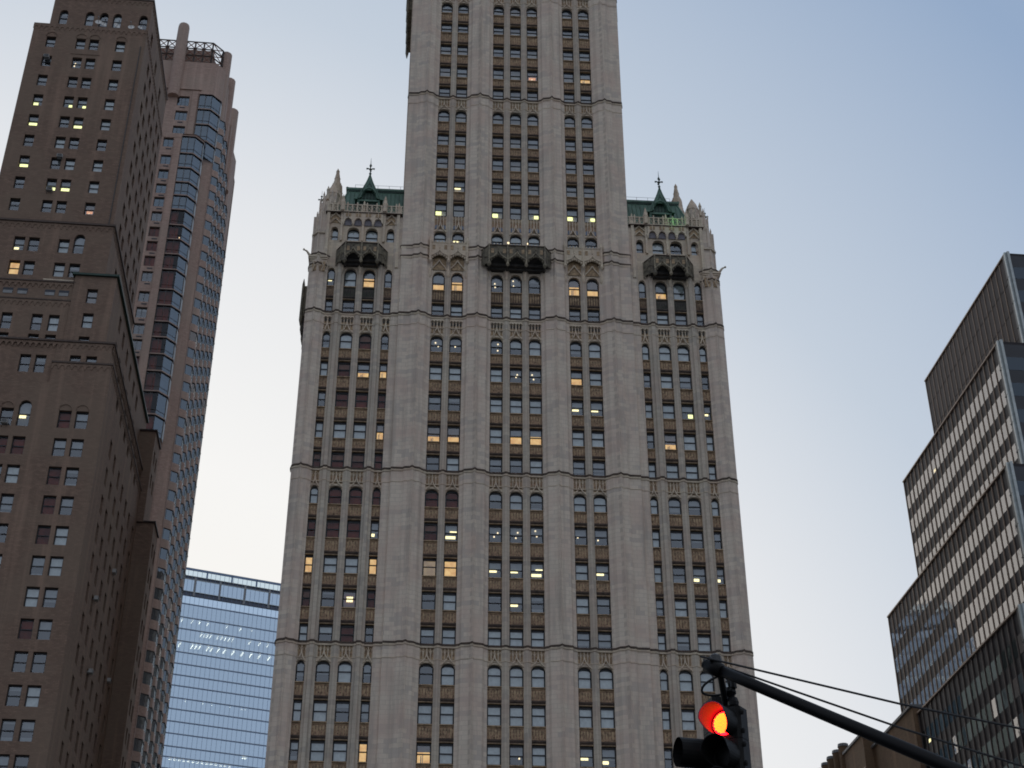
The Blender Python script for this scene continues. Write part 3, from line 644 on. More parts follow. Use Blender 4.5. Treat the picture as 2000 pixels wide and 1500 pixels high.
        while x < -13.2:
            bx(m, x-.07, x+.07, -.36, -.18, 110.72, PT)
            if k % 2 == 0:
                m.tube([(X(x), -.27, 110.75), (X(x+.28), -.27, 111.2), (X(x), -.27, PT)], .05, 4); m.tube([(X(x+.56), -.27, 110.75), (X(x+.28), -.27, 111.2), (X(x+.56), -.27, PT)], .05, 4)
                m.lathe(X(x), -.27, [(.08, PT+.1), (.11, PT+.25), (.02, PT+.5)], 6)
            else: m.tube([(X(x+.28+.2*cos(t)), -.27, 111.16+.26*sin(t)) for t in [j*pi/4 for j in range(9)]], .05, 4)
            x += .56; k += 1
        for x in (-20.0, -15.15):
            m.lathe(X(x), -.35, [(.28, 110.7), (.28, 111.7), (.33, 111.8), (.18, 112.3), (.09, 112.5), (.14, 112.65), (.02, 113.1)], 6)
            for a_ in range(4): m.lathe(X(x)+.22*cos(a_*pi/2+.78), -.35+.22*sin(a_*pi/2+.78), [(.07, 111.5), (.08, 112.0), (.01, 112.5)], 5)
        m.build('parapet', root)
        # mansard
        yb, yt, zb, zt = .9, 3.4, 110.6, 116.9
        hip = [(-21.0, yb), (-19.7, yt)]
        m = MB().mat('green_copper')
        A0, A1, B1, B0 = (X(-21.2), yb, zb), (X(-13.05), yb, zb), (X(-13.05), yt, zt), (X(-19.65), yt, zt)
        m.face([A0, A1, B1, B0]); m.face([A0, B0, (X(-19.65), 24, zt), (X(-21.2), 26, zb)]); m.face([B0, B1, (X(-13.05), 24, zt), (X(-19.65), 24, zt)])
        m.face([(X(-21.2), 26, zb), (X(-19.65), 24, zt), (X(-13.05), 24, zt), (X(-13.05), 26, zb)])
        x = -20.9
        while x < -13.2:                      # standing seams
            t0 = max(0, min(1, (-19.65-x)/1.55)) if x < -19.65 else 0
            top = 1 - (t0 if x < -19.65 else 0)
            m.tube([(X(x), yb-.03, zb), (X(x), yb+(yt-yb)*top-.03, zb+(zt-zb)*top)], .035, 4); x += .48
        m.tube([(X(-21.2), yb, zb), (X(-19.65), yt, zt)], .11, 5)
        m.mat('dark_copper').box(min(X(-19.9), X(-13.05)), max(X(-19.9), X(-13.05)), yt-.25, yt+.3, zt-.42, zt-.2); m.mat('green_copper').box(min(X(-19.95), X(-13.05)), max(X(-19.95), X(-13.05)), yt-.32, yt+.3, zt-.2, zt+.1)
        for k in range(4): m.lathe(X(-19.9), yt+k*.3, [(.14, zt+.1), (.18, zt+.3), (.05, zt+.4)], 6)
        roof = m.build('roof', root)
        # dormer with its steep bell-shaped gable
        m = MB().mat('green_copper'); c = X(-17.15); y0 = .35
        m.mat('dark_copper').box(c-1.25, c+1.25, y0+.5, 3, 111.0, 113.6)
        m.mat('green_copper')
        for s2 in (-1, 1): m.box(c+s2*1.2-.13, c+s2*1.2+.13, y0+.3, y0+.6, 111.0, 113.5)
        m.box(c-1.3, c+1.3, y0+.25, y0+.55, 113.0, 113.25)
        outl = [(1.62, 113.25), (1.35, 113.45), (1.1, 113.95), (.85, 114.6), (.62, 115.15), (.36, 115.85), (.14, 116.6), (0, 117.1)]
        rt = [(c+x, z) for x, z in outl]; lf = [(c-x, z) for x, z in outl[::-1]]
        for seq in (rt, lf):                  # roof skin, running back into the mansard
            for (xa_, za_), (xb_, zb_) in zip(seq, seq[1:]):
                m.face([(xa_, y0, za_), (xb_, y0, zb_), (xb_, 3.4, zb_), (xa_, 3.4, za_)]); m.face([(xa_, y0, za_-.16), (xb_, y0, zb_-.16), (xb_, 3.4, zb_-.16), (xa_, 3.4, za_-.16)])
                m.face([(xa_, y0, za_), (xb_, y0, zb_), (xb_, y0, zb_-.2), (xa_, y0, za_-.2)])
        m.plate([(c+x*.93, z-.1) for x, z in outl if z > 114.4]+[(c-x*.93, z-.1) for x, z in outl[::-1] if z > 114.4], y0+.06, y0+.16)
        arch_fill(m, c-.92, c+.92, 113.3, 114.75, 114.8, y0+.1, y0+.5, 12, 1.6)
        m.plate([(c-1.4, 113.3), (c-.92, 113.3), (c-.92, 114.6), (c-1.0, 114.4)], y0+.08, y0+.2); m.plate([(c+1.4, 113.3), (c+1.0, 114.4), (c+.92, 114.6), (c+.92, 113.3)], y0+.08, y0+.2)
        m.tube([(c+.95*cos(t), y0+.02, 113.35+1.42*sin(t)) for t in [j*pi/12 for j in range(13)]], .09, 5)
        m.mat('dark_copper').plate([(c-.92, 113.2), (c+.92, 113.2), (c+.92, 114.9), (c-.92, 114.9)], y0+.5, y0+.6)
        m.mat('green_copper')
        for k in range(5): x = c-.74+.37*k; m.box(x-.03, x+.03, y0+.44, y0+.5, 113.3, 114.3)
        m.box(c-1.7, c-1.3, y0-.02, y0+.2, 113.1, 113.28); m.box(c+1.3, c+1.7, y0-.02, y0+.2, 113.1, 113.28)
        m.mat('dark_copper').plate([(c-.1, 115.3), (c+.1, 115.3), (c+.03, 115.8), (c-.03, 115.8)], y0+.02, y0+.07); m.plate([(c-.3, 115.0), (c-.15, 115.0), (c-.13, 115.4)], y0+.02, y0+.07); m.plate([(c+.3, 115.0), (c+.15, 115.0), (c+.13, 115.4)], y0+.02, y0+.07)
        dm = m.build('dormer', roof)
        m = MB().mat('dark_copper')
        m.lathe(c, y0+.1, [(.1, 116.8), (.16, 117.05), (.06, 117.2), (.06, 117.5), (.2, 117.65), (.05, 117.75), (.05, 118.05), (.16, 118.2), (.1, 118.4), (.04, 118.5), (.015, 119.4)], 8)
        for a_ in range(4):
            t = a_*pi/2; m.tube([(c, y0+.1, 117.72), (c+.3*cos(t), y0+.1+.3*sin(t), 117.78), (c+.48*cos(t), y0+.1+.48*sin(t), 117.74)], .05, 5, .12)
        m.build('finial', roof)
        m = MB().mat('steel_rail')
        for zz in (117.5, 118.0): m.tube([(X(-19.0), yt+.4, zz), (X(-13.05), yt+.4, zz)], .025, 4)
        x = -19.0
        while x < -13: m.tube([(X(x), yt+.4, zt+.1), (X(x), yt+.4, 118.0)], .025, 4); x += 1.35
        m.build('railing', root)
        # corner turrets, stepped inwards
        m = MB().mat('cream_terracotta')
        T8 = [(cos(k*pi/4+pi/8), sin(k*pi/4+pi/8)) for k in range(8)]
        for (xc, yc, r, z0, z1) in ((-22.15, .9, 1.05, 104.2, 107.6), (-22.0, .95, .98, 107.6, 110.4), (-21.85, 1.0, .9, 110.4, 112.4), (-21.7, 1.6, .75, 112.4, 114.0)):
            m.prism([(X(xc)+r*a_, yc+r*b_) for a_, b_ in T8], z0, z1, .97)
            for a_, b_ in T8: m.tube([(X(xc)+r*a_, yc+r*b_, z0), (X(xc)+r*a_, yc+r*b_, z1+.25)], .11, 5); m.lathe(X(xc)+r*a_, yc+r*b_, [(.13, z1+.25), (.02, z1+.75)], 5)
        m.mat('pale_moulding')
        for xc, z in ((-22.95, 107.4), (-22.75, 109.6), (-22.5, 111.3), (-22.3, 112.9), (-22.6, 108.5), (-21.0, 112.4), (-21.9, 114.3)): m.lathe(X(xc), .6, [(.16, z-1.3), (.17, z), (.22, z+.05), (.03, z+.7)], 6)
        for z in (104.3, 107.5): m.prism([(X(-22.15)+1.25*a_, .9+1.25*b_) for a_, b_ in T8], z, z+.18)
        m.lathe(X(-21.5), 3.0, [(.75, 112), (.75, 115.4), (.85, 115.5), (.6, 116.3), (.25, 117.0), (.05, 117.4)], 8)
        # tall pinnacle further back
        m.lathe(X(-22.0), 14, [(1.25, 108), (1.2, 121.5), (1.35, 121.8), (1.0, 123.3), (1.05, 123.8), (.78, 124.6), (.7, 126.0), (.42, 126.6), (.3, 127.6), (.2, 128.2), (.24, 128.4), (.03, 128.9)], 8)
        for k in range(8):
            t = k*pi/4
            m.lathe(X(-22.0)+1.3*cos(t), 14+1.3*sin(t), [(.2, 118), (.2, 122.3), (.25, 122.4), (.03, 123.6)], 5)
            for j, z in enumerate((124.8, 125.6, 126.4, 127.2)): r = .74-.14*j; m.lathe(X(-22.0)+r*cos(t), 14+r*sin(t), [(.03, z-.12), (.1, z), (.03, z+.15)], 5)
        m.build('pinnacle', root)
        m = MB().mat('dark_copper'); m.lathe(X(-22.7), 1.8, [(.06, 112), (.06, 113.6), (.2, 113.8), (.05, 113.95), (.05, 114.2), (.15, 114.35), (.02, 114.5), (.015, 115.2)], 6)
        for a_ in (0, pi): m.tube([(X(-22.7), 1.8, 113.85), (X(-22.7)+.38*cos(a_), 1.8, 113.88)], .05, 5, .1)
        m.build('finial', root)
        m = MB().mat('pale_moulding')         # gargoyle, ledge and side balcony at the corner
        m.tube([(X(-23.0), -.2, 103.9), (X(-23.35), -.4, 104.2), (X(-23.65), -.5, 104.6), (X(-23.95), -.6, 104.7)], .2, 7, .07); m.lathe(X(-23.98), -.6, [(.02, 104.58), (.12, 104.66), (.1, 104.82), (.02, 104.88)], 6)
        for q in (0, 1, 2): bx(m, -23.2-.12*q, -21.3, -.35-.1*q, 1.0, 103.4+.22*q, 103.58+.22*q)
        m.mat('gold_terracotta'); bx(m, -22.9, -21.5, -.5, 0, 102.0, 103.2)
        m.mat('pale_moulding')
        for x in (-22.9, -22.4, -21.9, -21.4): m.tube([(X(x), -.55, 101.8), (X(x+.25), -.6, 102.6), (X(x), -.55, 103.3)], .06, 4)
        m.build('gargoyle', root)
        m = MB(); m.mat('weathered_canopy'); bx(m, -24.3, -23.3, 6, 12, 100.2, 104.4); m.mat('dark_stone'); bx(m, -24.15, -23.3, 6.5, 11.5, 98.6, 100.2)
        for y in (6, 8, 10, 12): m.mat('weathered_canopy').lathe(X(-24.3), y, [(.04, 98.8), (.2, 99.6), (.16, 104.6), (.03, 105.4)], 6)
        m.build('balcony', root)
        m = MB(); m.mat('weathered_canopy'); bx(m, -13.9, -13.03, 6, 14, 150.0, 162)
        for y in (6, 8, 10, 12, 14): m.lathe(X(-13.9), y, [(.04, 148.9), (.22, 149.8), (.2, 155), (.03, 158)], 6)
        m.build('balcony', root)
    for x, r_ in ((-1.0, .13), (1.2, .07)):
        m = MB(); m.mat('metal_dark').box(x-.06, x+.06, -1.7, -1.5, 105.7, 105.95)
        fl = m.build('floodlight', root); l = MB().mat('lamp_spot'); l.lathe(x, -1.72, [(.02, 105.85), (r_, 105.93), (r_, 106.06), (.02, 106.14)], 7); l.build('lens', fl)
    m = MB().mat('metal_dark'); m.box(18.2, 18.6, -.15, .2, 110.75, 111.0); fl = m.build('floodlight', root, label='green floodlight on the right parapet')
    l = MB().mat('lamp_green'); l.box(18.25, 18.55, -.17, -.15, 110.8, 110.97); l.build('lens', fl)
    ld = bpy.data.lights.new('green_light', 'POINT'); ld.energy = 7; ld.color = (.1, 1, .2); ld.shadow_soft_size = .1
    lo = bpy.data.objects.new('green_light', ld); C.objects.link(lo); lo.parent = root; lo.location = (18.4, -.9, 111.3)
    capped(span, 'spandrel', root); capped(bands, 'gothic_band', root); emit_windows('tower', root)
    m = MB().mat('room_dark'); m.box(-22.8, 22.8, .86, .89, G, 110); m.build('inner_wall', root)
    return root
TOWER = stone_tower()
# ================================================================ brown brick building on the left
def brick_tower():
    root = thing('brick_tower', 'dark brown brick high-rise with stepped setbacks filling the left edge', 'skyscraper', on_plane(5.8, 0, 140), R(5.8))
    rr = random.Random(3); key = 'brick'
    def st(lo=False):
        r = rr.random(); return ('R' if r < .25 else 'd' if r < .4 else 'a' if r < .7 else 'w' if r < .9 else 'g') if lo else ('a' if r < .3 else 'g' if r < .62 else 'w' if r < .74 else 'b' if r < .85 else 'd')
    tiers = []
    def tier(x0, x1, y0, y1, z0, z1, fh, sh, nm='wall', lo=False, styles={}):
        """fh: front openings; sh: openings in the wall facing +x (s = y)"""
        m = MB(front(y0)).mat('brown_brick'); wall_holes(m, x0, x1, z0, z1, fh, .38)
        b = MB().mat('brown_brick'); shell(b, x0, x1, y0, y1, z0, z1, 'frt'); b.mat('roof_tar').face([(x0,y0,z1),(x1,y0,z1),(x1,y1,z1),(x0,y1,z1)]); m.T = front(); m2 = MB(); m2.add(m); m2.add(b)
        sm = MB(side_pos(x1)).mat('brown_brick'); wall_holes(sm, y0, y1, z0, z1, sh, .38); m2.add(sm); m2.build(nm, root)
        for h in fh: a_, b_, zb, zt = h[:4]; ar = h[4] if len(h) > 4 else 0; window(key, front(y0), a_, b_, zb, zt, .3, ar, styles.get((round(a_,1), round(zb,1))) or st(lo), .10, .5 if zt-zb > 1.4 else 0)
        for h in sh: window(key+'s', side_pos(x1), h[0], h[1], h[2], h[3], .3, 0, rr.choice('dgda'), .07, .5)
    def coping(x0, x1, y0, y1, z, out=.25, h=.25, mt='brick_trim', dent=True, dx=.62):
        m = MB().mat(mt); m.box(x0-out, x1+out, y0-out, y1, z, z+h)
        if dent:                               # row of little brick arches under it
            m.mat('brown_brick'); n = int((x1-x0)/dx)
            for k in range(n):
                a_ = x0+(x1-x0)*k/n; b_ = x0+(x1-x0)*(k+1)/n
                arch_fill(m, a_+.06, b_-.06, z-.62, z-.28, z-.02, y0-.06, y0+.02, 4); m.box(a_-.06, a_+.06, y0-.06, y0+.02, z-.75, z-.02)
            n = int((y1-y0)/dx)
            ms = MB(side_pos(x1)).mat('brown_brick')
            for k in range(n): a_ = y0+(y1-y0)*(k+.5)/n; ms.box(a_-.1, a_+.1, -.06, .02, z-.8, z-.02)
            ms.box(y0, y1, -.07, .02, z-.25, z-.02); m.add(ms)
        m.build('cornice', root)
    PR = 3.335
    LC = [(-33.35,-32.05), (-31.6,-30.3), (-39.25,-37.95), (-37.5,-36.2), (-45.2,-43.9), (-43.4,-42.1)]
    rows = [(82.95-PR*k-2.1, 82.95-PR*k) for k in range(15)]
    fh = [(a_, b_, zb, zt) for (zb, zt) in rows if zb > 34 for (a_, b_) in LC if not (zt > 82 and a_ < -41)]
    fh = [h for h in fh if not (h[0] == -37.5 and h[3] > 82)] + [(-37.5, -36.2, rows[0][0], rows[0][1]+1.0, .65)]
    def pairs(y0, n, pitch=6.9, gap=3.3): return [(y0+pitch*k+g, y0+pitch*k+g+1.25) for k in range(n) for g in (0, gap)]
    sh = [(a_, b_, zb, zt) for (zb, zt) in rows if zb > 34 for (a_, b_) in pairs(4.6, 4)]
    stl = {(-39.2, 80.9): 'g', (-37.5, 80.9): 'm'}
    S0 = {(-37.5, round(rows[0][0], 1)): 'm'}
    tier(-62, -28.7, -.9, 31.5, 0, 86.3, fh, sh, lo=True, styles=S0)
    fh1 = [(-33.4,-32.2,87.45,89.75), (-31.6,-30.4,87.45,89.75)] if 0 else [(-33.1,-31.9,84.95,87.4)]
    # corner pavilion and recessed front between z 86 and 92
    W = lambda cs, zb, zt: [(a_, a_+1.15, zb, zt) for a_ in cs]
    sideS = lambda zb, zt, n=3, y0=4.6: [(a_, b_, zb, zt) for a_, b_ in pairs(y0, n)]
    tier(-34.9, -28.75, -.9, 31.5, 86.3, 89.0, W((-33.35, -31.6), 87.0, 88.7) if 0 else [], sideS(86.8, 88.6, 3))
    tier(-62, -34.9, -.5, 26, 86.3, 91.6, W((-38.55, -36.95), 87.7, 89.9), [])
    tier(-34.9, -29.1, -.6, 31.5, 89.0, 91.6, W((-33.35, -31.65), 89.25, 90.0), sideS(89.4, 90.9, 3))
    coping(-34.9, -28.75, -.9, 31.5, 88.75, .15, .2); coping(-62, -29.0, -.6, 31.5, 91.6, .2, .22)
    coping(-62, -34.9, -.75, 0, 86.1, .12, .2)
    tier(-34.4, -29.9, -.4, 31.5, 91.82, 100.6, W((-32.85,), 97.0, 98.9)+W((-32.85,), 93.75, 95.65)+W((-32.85,), 92.0, 92.6), sideS(97.1, 99.1)+sideS(93.5, 95.5))
    m = MB().mat('green_copper'); m.face([(-34.7,-.7,100.85),(-29.6,-.7,100.85),(-30.6,3.5,102.1),(-34.4,3.5,102.1)]); m.face([(-29.6,-.7,100.85),(-29.6,31.5,100.85),(-30.6,31.5,102.1),(-30.6,3.5,102.1)])
    m.mat('dark_copper').box(-34.7, -29.6, -.7, 31.5, 100.6, 100.84); m.lathe(-31.6, 2.0, [(.35, 101.5), (.4, 102.0), (.1, 102.3)], 6); m.build('roof', root)
    MC = [-42.15, -40.5, -38.2, -36.5]
    UP_ = [-41.95, -40.35, -37.05, -35.4]
    s2 = {(-42.0, 103.9): 'l', (-40.3, 103.9): 'l', (-42.0, 100.6): 'F', (-40.3, 100.6): 'L', (-37.1, 100.6): 'L', (-35.4, 100.6): 'g'}
    hs = [(a_, a_+1.2, 100.6, 102.5) for a_ in UP_] + [(a_, a_+1.2, 103.9, 105.8) for a_ in UP_[:3]] + [(UP_[3], UP_[3]+1.2, 103.9, 106.6, .6)]
    tier(-46, -31.3, 0, 19.6, 97.3, 107.9, hs, sideS(103.6, 105.6, 2)+sideS(100.4, 102.3, 2), styles=s2)
    tier(-62, -34.4, -.25, 12, 91.82, 97.3, W((-41.45, -38.25, -36.45), 93.2, 95.3)+W((-41.45, -38.25, -36.45), 92.0, 92.7), [])
    hs2 = W((-41.9, -40.2, -38.9, -36.9), 98.0, 98.6)
    m = MB().mat('brown_brick'); m.box(-62, -34.4, -.22, 0, 97.3, 99.6); m.build('wall', root)
    m = MB().mat('louver_dark')
    for a_ in (-41.9, -40.35, -37.4, -35.9): m.box(a_, a_+1.1, -.24, -.2, 98.05, 98.6)
    for a_ in (-42.0, -40.5, -37.3, -35.85): m.box(a_, a_+1.05, -.1, .05, 99.75, 99.95)
    m.mat('blind_grey')
    for a_ in (-41.85, -40.3, -37.35, -35.85): m.box(a_, a_+1.0, -.27, -.24, 97.85, 98.25)
    m.build('vent', root)
    m = MB().mat('pale_moulding'); m.box(-37.9, -34.6, -.12, .05, 99.98, 100.14); m.build('ledge', root)
    coping(-62, -34.4, -.25, 0, 99.6, .15, .15); coping(-62, -34.4, -.25, 0, 97.15, .12, .15); coping(-46, -31.3, 0, 19.6, 107.9, .22, .25)
    # main shaft, z 108..138.6
    zr = [(136.65-k*3.18-1.75, 136.65-k*3.18) for k in range(9)]
    cols = [-43.35, -39.75, -38.15, -34.95]
    hs = [(a_-.006*(k**2)*0, a_+1.15, zb, zt) for k, (zb, zt) in enumerate(zr) for a_ in cols]
    s3 = {}
    def cell(c, k, v): s3[(round(cols[c], 1), round(zr[k][0], 1))] = v
    cell(0, 1, 'g'); cell(0, 3, 'Q'); cell(1, 3, 'q'); cell(2, 3, 'q'); cell(0, 4, 'Y'); cell(2, 4, 'Y'); cell(0, 6-1, 'd'); cell(0, 6, 'Y'); cell(1, 7, 'Y'); cell(2, 7, 'Y'); cell(1, 1, 'p'); cell(3, 8, 'o'); cell(2, 6, 'w'); cell(3, 3, 'w')
    tier(-45.15, -31.4, 0, 19.2, 108.15, 138.6, hs, [(a_, b_, zb, zt) for zb, zt in zr for a_, b_ in pairs(3.4, 3, 5.4, 2.3)], styles=s3)
    m = MB().mat('brown_brick'); m.box(-45.6, -45.15, 2, 19, 107.9, 137.0); m.build('wall', root)
    coping(-45.15, -31.4, 0, 19.2, 138.6, .05, .18, 'brown_brick')
    hs = [(a_, a_+1.1, 139.6, 142.0, .55) for a_ in (-42.0, -38.85, -37.15, -35.5, -32.5)]
    hs = [(-42.2,-41.15,139.7,142.1,.5), (-39.0,-37.95,139.7,142.1,.5), (-37.25,-36.2,139.7,142.1,.5), (-35.6,-34.55,139.7,142.1,.5), (-32.4+.0,-31.35,139.7,142.1,.5)]
    hs = [(a_-.0, b_, zb, zt, ar) for a_, b_, zb, zt, ar in hs]
    tier(-43.6, -31.5, .8, 19.0, 138.8, 144.6, [(a_-.45, b_-.45, zb, zt, ar) for a_, b_, zb, zt, ar in hs], [(3, 4.2, 139.6, 141.6), (8, 9.2, 139.6, 141.6), (13, 14.2, 139.6, 141.6)])
    coping(-43.6, -31.5, .8, 19.0, 144.6, .15, .3)
    m = MB().mat('brown_brick')                 # blind arches over the top row and thin brick mouldings
    for (zb, zt), cc in ((zr[0], cols), (rows[0], [-33.35, -31.6, -39.25])):
        y = 0 if zt > 100 else -.9
        for a_ in cc: m = MB().mat('brown_brick'); m.tube([(a_+.6+.66*cos(t), y-.02, zt+.1+.62*sin(t)) for t in [j*pi/8 for j in range(9)]], .07, 4); m.build('blind_arch', root)
    m = MB().mat('brown_brick'); m.box(-40.1, -36.6, -.06, 0, 134.0, 134.1); m.build('brick_course', root)
    m = MB().mat('grey_frame'); m.tube([(-31.9, -.05, 108.2), (-31.9, -.05, 136.0)], .06, 5); m.build('drainpipe', root)
    # rear wings stepping out on the side street
    for (x0, x1, y0, y1, z) in ((-31.2, -27.9, 27.6, 32.2, 97.2), (-31, -26.6, 27.9, 32.0, 84.6)):
        tier(x0, x1, y0, y1, 0 if z < 90 else 84.6, z, [(x0+1.2, x0+2.2, z-6-3.3*k, z-4.2-3.3*k) for k in range(2)] if 0 else [], [(y0+.9+1.9*k, y0+1.9+1.9*k, z-4-3.3*j, z-2.1-3.3*j) for k in range(2) for j in range(2 if z > 90 else 14)])
        m = MB().mat('brown_panel'); m.box(x0, x1+.2, y0-.2, y1, z, z+.2); m.build('cornice', root)
    emit_windows('brick', root, 60); W_ = WIN.pop('bricks'); WIN['brick'] = W_
    emit_windows('brick', root, 38)
    return root
BRICK = brick_tower()
# satellite dishes on its terrace
def dish(x, y, z, r, az, lab):
    T_ = Matrix.Translation(BRICK.location) @ Matrix.Rotation(R(5.8), 4, 'Z'); p = T_ @ Vector((x, y, z))
    t = thing('satellite_dish', lab, 'satellite dish', p, R(5.8)+az, 'satellite dishes on the brick terrace')
    m = MB(lambda a, d, h: (a, -h-.1+.25*d, 1.0+d)).mat('dish_white'); m.lathe(0, 0, [(.02, 0), (r*.5, .06*r), (r*.85, .2*r), (r, .3*r), (r*.97, .32*r), (r*.8, .2*r), (.02, .03)], 14); m.build('reflector', t, smooth=False)
    m = MB().mat('lead_grey'); m.tube([(0, 0, 0), (0, 0, 1.0)], .05, 6); m.build('stand', t)
    m = MB().mat('lead_grey'); m.tube([(0, -.1, .8), (0, -.75, 1.3)], .03, 5); m.box(-.06, .06, -.85, -.7, 1.25, 1.38); m.build('feed_arm', t)
dish(-37.6, .35, 138.8, .42, .1, 'white satellite dish highest of the row, below the middle arched window of the brick top')
dish(-37.0, .3, 138.5, .38, .5, 'white satellite dish just right of and below the highest one on the brick terrace')
dish(-35.4, .35, 138.5, .42, .6, 'greyish satellite dish below the fourth arched window of the brick top')
dish(-33.5, .3, 138.3, .4, .0, 'white satellite dish left of the last arched window of the brick top')
dish(-32.5, .3, 138.4, .3, .4, 'small satellite dish under the rightmost arched window of the brick top')
def air_con(x, y, z, lab, root=BRICK, ang=5.8, turn=0):
    p = Matrix.Translation(root.location) @ Matrix.Rotation(R(ang), 4, 'Z') @ Vector((x, y, z))
    t = thing('air_conditioner', lab, 'air conditioner', p, R(ang)+turn, 'air conditioners in the windows')
    m = MB().mat('ac_metal'); m.box(-.32, .32, -.42, .15, 0, .42); m.build('case', t)
    m = MB().mat('louver_dark')
    for k in range(5): m.box(-.27, .27, -.44, -.42, .06+.07*k, .09+.07*k)
    m.build('grille', t); m = MB().mat('metal_dark'); m.tube([(-.25, -.38, 0), (-.25, .05, -.35)], .02, 4); m.tube([(.25, -.38, 0), (.25, .05, -.35)], .02, 4); m.build('bracket', t)
air_con(-39.2, 0, 113.9-1.5, 'grey boxy air conditioner in the brick shaft, lowest on its front')
air_con(-42.8, 0, 132.9, 'air conditioner in the upper left window of the brick shaft')
air_con(-38.8, 0, 117.6-.2, 'dark air conditioner at the foot of a brick shaft window, middle pair')
air_con(-38.6, -.9, 80.95, 'air conditioner beside the lit arched window low on the brick front')
for k, (y, z) in enumerate(((9.4, 66.2), (17.2, 72.9), (12.6, 59.4), (24.1, 62.8))):
    air_con(-28.7, y, z, ['air conditioner nearest the corner on the shaded side wall of the brick building', 'topmost air conditioner on the shaded side wall of the brick building', 'lowest air conditioner on the shaded side wall of the brick building', 'air conditioner furthest back on the shaded side wall of the brick building'][k], turn=R(90))
